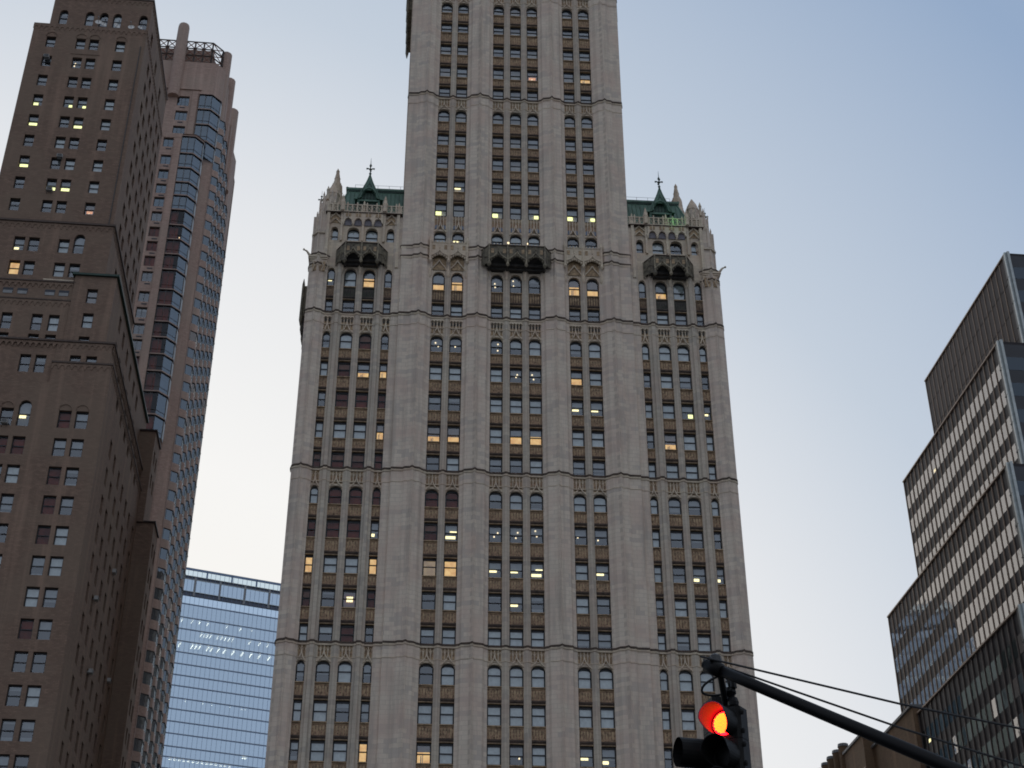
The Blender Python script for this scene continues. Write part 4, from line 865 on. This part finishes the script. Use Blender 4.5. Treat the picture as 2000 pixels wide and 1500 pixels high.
# ================================================================ pink brick residential tower behind it
def pink_tower():
    root = thing('apartment_tower', 'pinkish brick apartment tower with blue glass corner bays and lattice crown behind the brick building', 'skyscraper', on_plane(5.8, 0, 209), R(5.8))
    rr = random.Random(5); key = 'pink'
    XR = -32.0                                  # side wall plane
    FL = [189.26,185.83,182.21,178.09,174.17,170.9,167.7,164.77,161.64,158.35,155.31,152.21,149.04,145.0,141.83,138.61,135.54,132.31,129.12,125.33,121.11]
    w_ = MB().mat('pink_brick')
    # upper block: front at y=0
    hs = []
    for z in (189.6, 186.1, 182.5): hs.append((-39.55, -37.4, z-1.0, z+1.3)); hs.append((-43.0, -41.6, z-1.0, z+1.3))
    f = MB(front(0)).mat('pink_brick'); wall_holes(f, -60, -35.7, 180.6, 191.6, hs, .4); w_.add(f)
    for h in hs: window(key, front(0), *h, .3, 0, rr.choice('gdga'), .08, 0, 'grey_frame', 'bay_glass', vbars=2)
    shell(w_, -60, -33.4, 0, 34, 191.6, 199.4, 'r'); w_.face([(-35.7,0,180.6),(-35.7,.4,180.6),(-35.7,.4,191.6),(-35.7,0,191.6)])
    w_.face([(-33.4,0,191.6),(XR,1.6,191.6),(XR,1.6,199.4),(-33.4,0,199.4)])
    shell(w_, -60, XR, 1.6, 34, 0, 199.4, 'fr'); 
    w_.face([(-60,1.6,0),(-33.6,1.6,0),(-33.6,1.6,191.6),(-60,1.6,191.6)])
    # lower block: front at y=-2, top at z 180.6
    hs = []
    for z in FL[3:]: hs.append((-40.45, -38.7, z-1.0, z+1.1)); hs.append((-43.5, -42.0, z-1.0, z+1.1))
    f = MB(front(-2)).mat('pink_brick'); wall_holes(f, -60, -37.3, 100, 180.3, hs, .4); w_.add(f)
    for h in hs:
        z = h[2]; s_ = 'R' if 150 < z < 160 and rr.random() < .9 else rr.choice('gdRd' if z < 162 else 'gdga'); window(key, front(-2), *h, .3, 0, s_, .08, 0, 'grey_frame', 'bay_glass' if z > 162 else 'window_glass', vbars=1)
    w_.face([(-60,-2,180.3),(-34.9,-2,180.3),(-33.7,-.6,180.3),(-33.7,1.6,180.3),(-60,1.6,180.3)])
    w_.box(-60, -35.2, -2.06, -2, 179.3, 179.55)
    w_.prism([(-34.2, .95), (-33.7, .95), (XR-.02, 1.7), (XR-.02, 3), (-34.2, 3)], 60, 177.3)
    w_.build('wall', root)
    m = MB().mat('louver_dark')
    for z in FL[3:]: m.box(-39.8, -38.9, -2.03, -2.0, z-1.6, z-1.35)
    for z in (189.6, 186.1, 182.5): m.box(-38.9, -38.0, -.03, 0, z-1.6, z-1.35)
    m.build('vent', root)
    m = MB().mat('pink_brick')                   # pilaster
    m.box(-38.45, -37.3, -2.35, -2.0, 100, 179.0); m.box(-36.9, -35.9, -.35, 0, 181, 192); m.box(-60, -35.5, -.3, 0, 192.4, 192.8)
    m.lathe(-40.35, -.1, [(1.1, 190.5), (1.1, 199), (1.05, 207.6), (.95, 208.2), (.5, 208.6)], 12); m.build('pilaster', root)
    # corner glass bays, one glazed band per storey with brown edge slabs
    def bay(x0, x1, x2, y0, dy, z0, z1, nm, nmull):
        o_ = MB().mat('bay_glass'); P_ = [(x0, y0), (x1, y0), (x2, y0+dy), (x2, y0+dy+1.0)]
        for (a0, b0), (a1, b1) in zip(P_, P_[1:]): o_.face([(a0, b0, z0), (a1, b1, z0), (a1, b1, z1), (a0, b0, z1)])
        fr = MB().mat('bronze_frame')
        def q(a0, b0, a1, b1, n):
            for k in range(n+1): t = k/n; x, y = a0+(a1-a0)*t, b0+(b1-b0)*t; fr.box(x-.05, x+.05, y-.07, y+.04, z0, z1)
        q(*P_[0], *P_[1], nmull); q(*P_[1], *P_[2], 1)
        fr.tube([(a, b-.04, z0+.75) for a, b in P_[:3]], .04, 4)
        fr.mat('pink_brick'); top = [(x0, y0-.15), (x1+.05, y0-.15), (x2+.18, y0+dy-.05), (x2+.18, y0+dy+1.0), (x0, y0+dy+1.0)]
        fr.prism(top, z1, z1+.22); fr.mat('dark_spandrel').prism([(x, y-.05) for x, y in top], z1-.1, z1)
        fr.mat('frosted_panel').box(x2-.02, x2+.1, y0+dy+.15, y0+dy+1.3, z0, z1-.15)
        wb = MB().mat('blind_grey' if rr.random() < .4 else 'room_dark'); wb.face([(x0, y0+1.5, z0), (x1, y0+1.5, z0), (x2-.4, y0+dy+1.2, z0), (x2-.4, y0+dy+1.2, z1), (x1, y0+1.5, z1), (x0, y0+1.5, z1)])
        if z0 < 163: wb.mat('red_reflection_panel').box(x0+.1, x0+1.2+rr.random()*1.0, y0+.5, y0+.55, z0+.1, z1-.1)  # red panel stands in for the dark red reflection on the bay
        if z0 < 163:
            o2 = MB(); o2.mats = ['red_reflection_glass']; o2.f = o_.f[:1]; o2.v = o_.v[:4]; o2.m = [0]; o_.f = [tuple(i-4 for i in f) for f in o_.f[1:]]; o_.v = o_.v[4:]; o_.m = o_.m[1:]; o_.add(o2)
        o = fr.build(nm, root); o_.build('pane', o); wb.build('room_wall', o)
        if 153 < z0 < 160: l = MB().mat('lamp_spot'); l.lathe(x0+1.9, y0+.6, [(.02, z0+.6), (.12, z0+.7), (.02, z0+.85)], 6); l.build('ceiling_lamp', o)
    for k, z in enumerate(FL[3:]):
        zt = z+1.5; zl = (FL[3+k+1] if 3+k+1 < len(FL) else z-3.6)+1.75
        bay(-37.25, -35.0, -33.75, -2.1, 1.5, zl, zt, 'corner_bay', 2)
    for k, z in enumerate((190.0, 186.4, 182.8, 179.0)):
        bay(-35.65, -33.4, -32.0, -.1 if k < 3 else 0, 1.6, z-1.95, z+1.45, 'corner_bay', 2)
    # side wall with rows of projecting window bays
    sm = MB(side_pos(XR)).mat('pink_brick'); sm.face([(1.6,0,60),(31,0,60),(31,0,199.4),(1.6,0,199.4)])
    cols = [3.9+5.3*k for k in range(5)]; tops = [187, 184, 181, 176, 171]
    for y in [c+2.65 for c in cols]: sm.box(y-.55, y+.55, -.35, .02, 60, 199.4)
    sm.build('side_wall', root)
    bays = []
    z = 186.0; n = 0
    while z > 64:
        for k, c in enumerate(cols):
            if z > tops[k]+4: continue
            zz = z; o = MB(side_pos(XR)); pr = 1.0
            Pp = [(c-1.75, 0), (c-1.0, -pr), (c+1.0, -pr), (c+1.75, 0)]
            o.mat('pink_brick'); o.prism(Pp, zz-1.45, zz)
            o.mat('dark_spandrel').prism([(c-1.8, 0), (c-1.05, -pr-.1), (c+1.05, -pr-.1), (c+1.8, 0)], zz+1.72, zz+1.85)
            o.mat('grey_frame')
            for s_, d_ in Pp[1:3]+[(c, -pr)]: o.box(s_-.05, s_+.05, d_-.05, d_+.05, zz, zz+1.72)
            for s_ in (c-1.72, c+1.66): o.box(s_, s_+.08, -.1, .02, zz, zz+1.72)
            gl_ = o.mat('bright_glass' if rr.random() < .08 else 'bay_glass')
            for (a0, b0), (a1, b1) in zip(Pp, Pp[1:]): o.face([(a0, b0, zz), (a1, b1, zz), (a1, b1, zz+1.72), (a0, b0, zz+1.72)])
            o.mat('room_dark').box(c-1.6, c+1.6, -.04, -.02, zz, zz+1.72)
            if rr.random() < .5: o.mat('blind_grey').box(c-.9, c+.9, -pr+.15, -pr+.18, zz+.7, zz+1.7)
            bays.append((o, (XR, c, zz+1), 4))
        z -= 3.3
    capped(bays, 'window_bay', root, 98)
    # stepped tops of the side piers
    m = MB().mat('pink_brick')
    for (y, r, z1) in ((3.4, 1.0, 205.3), (11.5, 1.1, 206.3), (20.5, 1.2, 206.6)): m.lathe(XR-.35, y, [(r, 186), (r, z1-.4), (r*.6, z1)], 10)
    m.prism([(XR-3, 24), (XR+.2, 25), (XR+.55, 28), (XR+.2, 31), (XR-3, 31)], 60, 199.9); m.build('pier', root)
    # steel lattice crown
    def lattice(p0, p1, n, nm='lattice'):
        m = MB().mat('bronze_frame'); (x0, y0), (x1, y1) = p0, p1; Z0, Z1 = 199.6, 204.7; h = (Z1-Z0)/2
        pt = lambda t, z: (x0+(x1-x0)*t, y0+(y1-y0)*t, z)
        for z in (Z0, Z0+h*.66, Z0+h*1.33, Z1): m.tube([pt(0, z), pt(1, z)], .17, 4)
        for k in range(n+1): m.tube([pt(k/n, Z0), pt(k/n, Z1)], .15, 4)
        m.mat('red_lattice')
        for k in range(n):
            for j in range(3):
                za = Z0+(Z1-Z0)*j/3; zb = Z0+(Z1-Z0)*(j+1)/3; a_, b_ = k/n, (k+1)/n; c_ = (a_+b_)/2
                m.tube([pt(a_, za), pt(b_, zb)], .1, 4); m.tube([pt(a_, zb), pt(b_, za)], .1, 4); 
        m.build(nm, root)
    lattice((-46, .3), (-41.3, .3), 3); lattice((-39.4, .3), (-34.6, .3), 3); lattice((-34.6, .3), (-32.9, 2.2), 1); lattice((-32.9, 2.2), (-32.9, 12), 5)
    m = MB().mat('pink_brick'); m.box(-46, -34.6, 2.2, 12, 199.4, 204.5); m.build('penthouse', root)
    emit_windows('pink', root, 60)
    return root
pink_tower()
# ================================================================ blue glass tower far behind
def glass_tower():
    root = thing('glass_tower', 'distant pale blue glass office tower between the dark brick and pale stone towers', 'skyscraper', on_plane(23.5, 80.4, 450), R(23.5))
    W = 52; rr = random.Random(9); TOP = 210.3
    b = MB().mat('room_dark'); shell(b, .3, W, 9, 48, 0, 201, ''); b.mat('floor_edge').box(0, .25, 0, 50, 0, 205); b.mat('frosted_panel').box(-.12, 0, -.1, 50, 0, 205); b.build('core', root)
    zs = [201.0, 198.1, 193.5, 189.6, 185.5, 181.8, 178.0, 174.3, 170.8, 166.9, 163.3, 159.4, 155.6, 151.6, 148.3, 144.8, 141.0, 137.2]
    def band(z0, z1, nm='glass_band'):
        o = MB().mat('tower_glass'); n = 35
        for k in range(n):
            x0 = W*k/n; x1 = W*(k+1)/n; t = rr.uniform(-.006, .006); u = rr.uniform(-.004, .004)
            o.face([(x0+.04, 0+t, z0), (x1-.04, t+u, z0), (x1-.04, -t+u, z1), (x0+.04, -t, z1)])
        fr = MB().mat('floor_edge').box(0, W, .02, .3, z0-.35, z0+.02) or MB()
        f = MB().mat('floor_edge'); f.box(0, W, -.12, .3, z0-.38, z0-.05)
        f.mat('pale_mullion').box(0, W, -.16, -.1, z0-.1, z0-.02)
        f.mat('floor_edge')
        for k in range(n+1): x = W*k/n; f.box(x-.04, x+.04, -.05, .1, z0, z1)
        f.mat('lead_grey').box(.3, W, .4, 9, z0-.3, z0-.1)
        p = f.build(nm, root); o.build('pane', p)
        bk = MB().mat('blind_pale'); bk.box(.3, W, 5.5, 5.6, z0, z1-.3); bk.build('room_wall', p)
        return p
    bands = [band(a-(a-b_)+.0, a-.4) for a, b_ in zip(zs, zs[1:])]
    def lights(i, xs, ln=3.0, m_='office_lamp', w=.24):
        l = MB().mat(m_); z = zs[i]-.75
        for x in xs: l.box(x-w/2, x+w/2, .5, .5+ln, z, z+.08)
        l.build('ceiling_lamp', bands[i])
    lights(2, [1.5, 4.8, 7.2, 9.8, 16, 20.5], 2.2); lights(2, [7.0, 24.2], .6)
    lights(3, [-.0+.4, 8.2, 9.2, 10.2, 11.2, 13.5, 14.8, 16, 17.2, 18.4, 24, 27.2, 30.0], 2.6); lights(4, [1.8, 5.8, 7.0, 8.2, 10.8, 12, 14.2, 16.2, 19, 22, 24.8, 27.6, 30.8], 3.4, w=.36)
    lights(9, [5.5, 11, 13.8, 19.5, 23.3, 24.4], .35); lights(14, [3+1.4*k for k in range(14)], .5, w=.8); lights(13, [25.3, 26.0], 1.0, 'office_lamp', .6); lights(15, [12+.9*k for k in range(6)], 1.2)
    m = MB().mat('louver_grey'); m.box(.2, W, .25, .5, 200.8, 207.7); m.build('louver', root)
    m = MB().mat('tower_glass'); m.face([(0,0,202.35),(W,0,202.35),(W,0,206.45),(0,0,206.45)])
    m.build('glass_panel', root)
    m = MB().mat('lead_grey')
    for k in range(7): m.box(8.2*k-.35+4, 8.2*k+.35+4, -.02, .3, 201.0, 207.6)
    m.mat('floor_edge')
    for k in range(35): x = W*k/35; m.box(x-.04, x+.04, -.06, .1, 201.0, 210.0)
    m.mat('pale_mullion')
    for z in (202.25, 206.45, 207.6, TOP): m.box(0, W, -.12, .15, z, z+.16)
    m.mat('floor_edge')
    for k in range(8): m.box(8.2*k-.25-.6, 8.2*k+.25-.6, -.1, .2, 207.7, TOP)
    m.box(0, W, -.1, .2, 209.7, TOP); m.build('frame', root)
    m = MB().mat('screen_glass'); m.box(0, W, .02, .06, 207.8, 209.7); m.build('screen_panel', root)
    return root
glass_tower()
# ================================================================ dark stepped office block on the right
def dark_block():
    u0 = 78.7; root = thing('office_block', 'dark stepped office block with thin vertical mullions and pale window rows at the right edge', 'office building', on_plane(5.8, u0, 148), R(5.8))
    rr = random.Random(11)
    # tiers: (x of side wall, y front, y back, z bottom, z top)
    TR = [(0.0, 0.0, 31.0, 101, 118.6), (-5.4, -4.0, 31.6, 82, 102.0), (-9.2, -8.0, 34.8, 62, 82.9), (-12.9, -12.0, 33.0, 44, 64.0), (-16.0, -15.5, 36.0, 0, 47)]
    wins = []
    fl = 3.62; zz0 = 99.4                    # window row heads on a regular storey pitch
    mm = MB()
    for k, (x, y0, y1, z0, z1) in enumerate(TR):
        XE = 42
        b = MB(); b.mat('dark_spandrel'); shell(b, x, XE, y0, y1, z0, z1, 't'); b.mat('roof_tar').face([(x,y0,z1),(XE,y0,z1),(XE,y1,z1),(x,y1,z1)])
        b.mat('tan_mullion'); b.box(x-.25, x+.05, y0+.35, y1, z1-.12, z1+.06); b.build('wall', root)
        s_ = MB(side_neg(x)); n = round((y1-y0-.9)/1.46); st = (y1-y0-.9)/n
        s_.mat('tan_mullion' if k < 3 else 'dull_mullion')
        for j in range(n+1): yy = y0+.9+st*j; s_.box(yy-.04, yy+.04, -.13, .0, z0, z1)
        s_.build('mullion', root)
        # corner trim and front face
        c = MB().mat('pale_mullion'); c.box(x-.28, x-.02, y0-.02, y0+.3, z0, z1+.1); c.mat('grey_frame').box(x-.2, x-.02, y0+.3, y0+.85, z0, z1); c.mat('pale_mullion').box(x-.02, x+.3, y0-.3, y0-.01, z0, z1+.1)
        for j in range(1, 14): xx = x+.3+3.0*j; fn = MB().mat('pale_mullion'); fn.box(xx-.09, xx+.09, y0-.3, y0-.02, z0, z1+.1); fn.build('front_mullion', root)
        for j in range(1, 12): c.mat('grey_frame').box(x-.285, x-.05, y0+.02, y0+.84, z1-fl*j*1.03, z1-fl*j*1.03+.12)
        c.build('corner_trim', root)
        # pale window rows on the side
        if k == 0: rows_ = []; fz = [(101.6+.4, z1)]
        else:
            rows_ = []; j = 0
            zt = z1-2.5
            while zt-1.9 > z0+.2: rows_.append((zt-1.95, zt)); zt -= fl
        for zb, zt in rows_:
            for j in range(n):
                a_, b_ = y0+.9+st*j+.1, y0+.9+st*(j+1)-.1
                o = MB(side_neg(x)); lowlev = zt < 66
                if lowlev and rr.random() < .93: o.mat('dim_glass')  # duller glass in the low rows stands in for dark reflections
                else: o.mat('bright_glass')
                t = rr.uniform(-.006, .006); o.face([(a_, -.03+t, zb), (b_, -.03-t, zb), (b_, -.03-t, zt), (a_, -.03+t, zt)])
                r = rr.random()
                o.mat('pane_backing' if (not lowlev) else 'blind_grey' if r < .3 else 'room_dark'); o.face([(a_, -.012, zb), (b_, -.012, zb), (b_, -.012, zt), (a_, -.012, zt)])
                if rr.random() < (.012 if not lowlev else .03): o.mat('lamp_warm').box(a_+.2, b_-.4, -.026, -.018, zb+.1, zb+.4+.3*rr.random())
                wins.append((o, (x, (a_+b_)/2, (zb+zt)/2), 2.6))
        # blue-black glass of the front
        f = MB(front(y0)); 
        z = z1-.4
        while z-fl > z0:
            f.mat('front_panel').face([(x+.3,-.03,z-fl*.5),(XE,-.03,z-fl*.5),(XE,-.03,z),(x+.3,-.03,z)]); f.mat('navy_glass').face([(x+.3,-.05,z-fl),(XE,-.05,z-fl),(XE,-.05,z-fl*.5),(x+.3,-.05,z-fl*.5)]); z -= fl
        f.build('front_glazing', root)
    p = MB(side_neg(0)).mat('brown_panel')
    for j, (za, zb) in enumerate(((102.0, 106.2), (106.3, 110.4), (110.5, 114.4), (114.5, 118.4))):
        p.box(.9, 31, -.06, -.01, za, zb)
    p.build('cladding_panel', root)
    capped(wins, 'window', root, 98)
    return root
dark_block()
# ================================================================ tan brick building low on the right, behind the dark block
def tan_building():
    root = thing('brick_building', 'tan brick building with a stepped buttressed roofline low behind the dark block', 'building', on_plane(5.8, 64, 168), R(5.8))
    m = MB().mat('tan_brick')
    # side wall faces -x at x=0; y is depth
    hs = [(17.0+1.7*j, 17.9+1.7*j, 61.5-3.6*k-2.0, 61.5-3.6*k) for j in range(3) for k in range(4)]
    sw = MB(side_neg(0)).mat('tan_brick'); wall_holes(sw, 15.4, 23.5, 0, 66.6, hs, .35); m.add(sw); shell(m, 0, 30, 15.4, 23.5, 0, 66.6, 'l')
    for h in hs: window('tan', side_neg(0), *h, .25, 0, random.choice('gda'), .07, .5)
    shell(m, .3, 30, 23.5, 45, 0, 67.2); shell(m, 1.2, 30, 0, 15.4, 0, 64.8); m.build('wall', root)
    c = MB().mat('lead_grey'); c.box(-.25, 30, 15.3, 23.5, 66.6, 66.9); c.box(.9, 30, -.2, 15.3, 64.8, 65.1); c.mat('tan_mullion').box(-.05, .0, 15.6, 23, 62.4, 62.55); c.build('cornice', root)
    b = MB()
    for k in range(8):
        y = 24.2+2.7*k; b.mat('tan_brick').lathe(.2, y, [(.7, 0), (.7, 67.9)], 10); b.mat('lead_grey').lathe(.2, y, [(.78, 67.9), (.7, 68.3), (.2, 68.45)], 10)
    b.build('buttress', root); emit_windows('tan', root)
tan_building()
# ================================================================ traffic signal and its mast
def ray_pt(px, py, dist):
    x = (px-1000)/2950; v = (750-py)/2950; d = Vector((x, cos(PITCH)-v*sin(PITCH), sin(PITCH)+v*cos(PITCH))).normalized(); return d*dist+Vector((0, 0, 1.6))
def signal_mast():
    tip = ray_pt(1398, 1306, 13.0); far = ray_pt(2190, 1640, 12.2)
    base = Vector((far.x, far.y, 0)); t = thing('signal_mast', 'black steel mast arm with two guy rods reaching in from the lower right', 'mast arm', base)
    L_ = lambda p: tuple(Vector(p)-base)
    m = MB().mat('black_paint'); n = 10; d = (far-tip)
    pts = [tip+d*(k/n)+Vector((0, 0, .0)) for k in range(n+1)]; m.tube([L_(p) for p in pts], .046, 14, .059)
    dn = d.normalized(); m.tube([L_(tip-dn*.09), L_(tip+dn*.05)], .062, 14); m.tube([L_(tip-dn*.12), L_(tip-dn*.09)], .035, 14)
    m.build('mast_arm', t, smooth=True)
    top = Vector((far.x, far.y, far.z+2.1))
    m = MB().mat('black_paint'); m.lathe(0, 0, [(.2, .02), (.2, .3), (.11, .4), (.095, far.z+2.2), (.1, far.z+2.25), (.03, far.z+2.4)], 14); m.build('pole', t, smooth=True)
    a0 = ray_pt(1368, 1282, 12.97); a1 = ray_pt(2000, 1421, 12.3); b0 = ray_pt(1374, 1288, 13.06); b1 = ray_pt(2000, 1494, 12.45)
    for (p, q, nm) in ((a0, a1, 0), (b0, b1, 1)):
        m = MB().mat('metal_dark'); q2 = p+(q-p)*1.28; mid = (p+q2)/2-Vector((0, 0, .03)); m.tube([L_(p), L_(mid), L_(q2)], .0092, 7); m.build('guy_rod', t)
    m = MB().mat('metal_dark')
    for q in (a0, b0): pass
    c = tip+Vector((0, 0, .07)); m.tube([L_(a0+(a1-a0)*.03), L_(c)], .018, 8); m.tube([L_(b0+(b1-b0)*.03), L_(c)], .018, 8); m.lathe(*L_(c)[:2], [(.03, L_(c)[2]-.04), (.06, L_(c)[2]-.01), (.05, L_(c)[2]+.04), (.02, L_(c)[2]+.06)], 8); m.build('clamp', t)
    return tip+dn*.04
TIP = signal_mast()
def traffic_light():
    C0 = ray_pt(1413, 1412, 13.0)                    # middle of the red lens
    yaw = math.atan2(C0.x, C0.y)                     # angle of the sight line from +Y
    face = R(-26)                                    # turned a little to the viewer's left
    t = thing('traffic_light', 'black traffic light glowing red, hung from the end of the mast arm', 'traffic light', (C0.x, C0.y, C0.z-.55), -yaw+face)
    # local frame: -y is the way the lamps look, x right, z up; origin .55 below the red lens
    zr = .55; bk = .13
    b = MB().mat('signal_paint')
    def rbox(mb, x0, x1, y0, y1, z0, z1, r=.02):
        P_ = [(x0+r, y0), (x1-r, y0), (x1, y0+r), (x1, y1-r), (x1-r, y1), (x0+r, y1), (x0, y1-r), (x0, y0+r)]; mb.prism(P_, z0, z1)
    for k in range(3): rbox(b, -.14, .14, .02, .20, zr-.135-.275*k, zr+.135-.275*k, .03)
    rbox(b, -.12, .12, .04, .18, zr-.69, zr+.15, .02)
    for k in range(3):
        for s_ in (-1, 1): b.mat('signal_paint').lathe(.152, .05, [(.012, zr-.275*k+s_*.08-.02), (.018, zr-.275*k+s_*.08), (.012, zr-.275*k+s_*.08+.02)], 6)
    b.build('housing', t)
    for k, (nm) in enumerate(('red', 'amber', 'green')):
        z = zr-.275*k
        v = MB().mat('signal_paint'); n = 28; L0 = .24   # tunnel visor with a cut-away underside
        ring = []
        for rr_ in (.123, .117):
            row = []
            for j in range(n+1):
                a_ = -pi/2+.42+(2*pi-.84)*j/n; up = (sin(a_)+1)/2
                ln = L0*(.42+.58*min(1, up*1.9)); row.append((rr_*cos(a_), ln, z+rr_*sin(a_)))
            ring.append(row)
        for row, mm_ in zip(ring, ('signal_paint', 'visor_red_glow')):
            v.mat(mm_ if k == 0 else 'signal_paint')
            for p, q in zip(row, row[1:]): v.face([(p[0], .02, p[2]), (q[0], .02, q[2]), (q[0], .02-q[1], q[2]), (p[0], .02-p[1], p[2])])
        for j in range(n):
            o1, o2, i1, i2 = ring[0][j], ring[0][j+1], ring[1][j], ring[1][j+1]; v.face([(o1[0], .02-o1[1], o1[2]), (o2[0], .02-o2[1], o2[2]), (i2[0], .02-i2[1], i2[2]), (i1[0], .02-i1[1], i1[2])])
        v.build('visor', t)
        l = MB(lambda a, d, h: (a, .012-h, d+z)).mat('led_red' if k == 0 else 'black_paint'); l.lathe(0, 0, [(.101, 0), (.099, .004), (.08, .010), (.04, .016), (.01, .018)], 24); lo_ = l.build('lens', t, smooth=True)
        if k == 0:
            dts = MB(lambda a, d, h: (a, .006-h, d+z)).mat('led_amber'); s_ = .0128
            for iy in range(-8, 9):
                for ix in range(-8, 9):
                    x = (ix+(.5 if iy % 2 else 0))*s_; y = iy*s_*.87
                    if x*x+y*y < .089**2:
                        zz = .012*(1-(x*x+y*y)/.0098)+.004; dts.lathe(x, y, [(.0052, zz), (.0048, zz+.004), (.002, zz+.006)], 6)
            dts.build('led_cluster', lo_)
    # side-facing signal head of the cluster: only its housing and visors show
    def h2(p): a_ = R(-41); x, y, z = p; x0, y0 = -.256, .165; return (x0+cos(a_)*x-sin(a_)*y, y0+sin(a_)*x+cos(a_)*y, z)
    T2 = lambda x, y, z: h2((x, y, z))
    b = MB(T2).mat('signal_paint')
    for k in range(3):
        z = zr+.16-.275*k
        b.prism([(-.12, .03), (.12, .03), (.14, .06), (.14, .2), (-.14, .2), (-.14, .06)], z-.135, z+.135)
    b.build('housing', t)
    for k in (1, 2):
        z = zr+.10-.275*k; v = MB(T2).mat('signal_paint'); n = 20
        rows2 = [[(r_*cos(a_), z+r_*sin(a_)) for a_ in [-pi/2+.3+(2*pi-.6)*j/n for j in range(n+1)]] for r_ in (.123, .117)]
        for row in rows2:
            for p, q in zip(row, row[1:]): v.face([(p[0], .03, p[1]), (q[0], .03, q[1]), (q[0], -.26, q[1]), (p[0], -.26, p[1])])
        v.mat('black_paint').lathe; v.face([(x, .02, zz) for x, zz in rows2[0]]); v.build('visor', t)
    # hanger from the arm
    Mi = (Matrix.Translation(t.location) @ Matrix.Rotation(-yaw+face, 4, 'Z')).inverted(); tl = Mi @ TIP; tp = Mi @ (TIP+Vector((.02, 0, 0)))
    m = MB().mat('black_paint'); m.tube([(-.01, .09, zr+.12), (-.01, .09, zr+.17), tuple(tl+Vector((.0, .0, -.02)))], .026, 10, .028)
    m.lathe(-.01, .09, [(.06, zr+.13), (.06, zr+.155), (.035, zr+.175)], 12); m.lathe(.075, .06, [(.02, zr+.12), (.045, zr+.15), (.05, zr+.18), (.04, zr+.215), (.01, zr+.235)], 10)
    m.build('hanger', t, smooth=False)
    m = MB().mat('black_paint'); hx = tl.x*.35; m.tube([(.03, .08, zr+.26), (.09, .06, zr+.31), (.085, .06, zr+.42)], .035, 8, .028); m.tube([(.02, .08, zr+.3), (.06, .07, zr+.35), (.05, .07, zr+.4)], .03, 8); m.lathe(.05, .07, [(.03, zr+.24), (.055, zr+.27), (.05, zr+.31)], 8); m.build('clamp', t)
    p0 = tl+Vector((-.03, 0, -.05)); pe = Vector((-.01, .06, zr+.27))
    m = MB().mat('rubber'); pts = []
    for k in range(17):
        q = k/16; p = p0.lerp(pe, q); s_ = sin(pi*q); p = p+Vector((-.16*s_**.8, -.03*s_, -.05*s_*q)); pts.append(tuple(p))
    pts += [(.03, .02, zr+.265), (.07, .03, zr+.28), (.08, .05, zr+.32)]; m.tube(pts, .0105, 8); m.build('cable', t, smooth=True)
traffic_light()
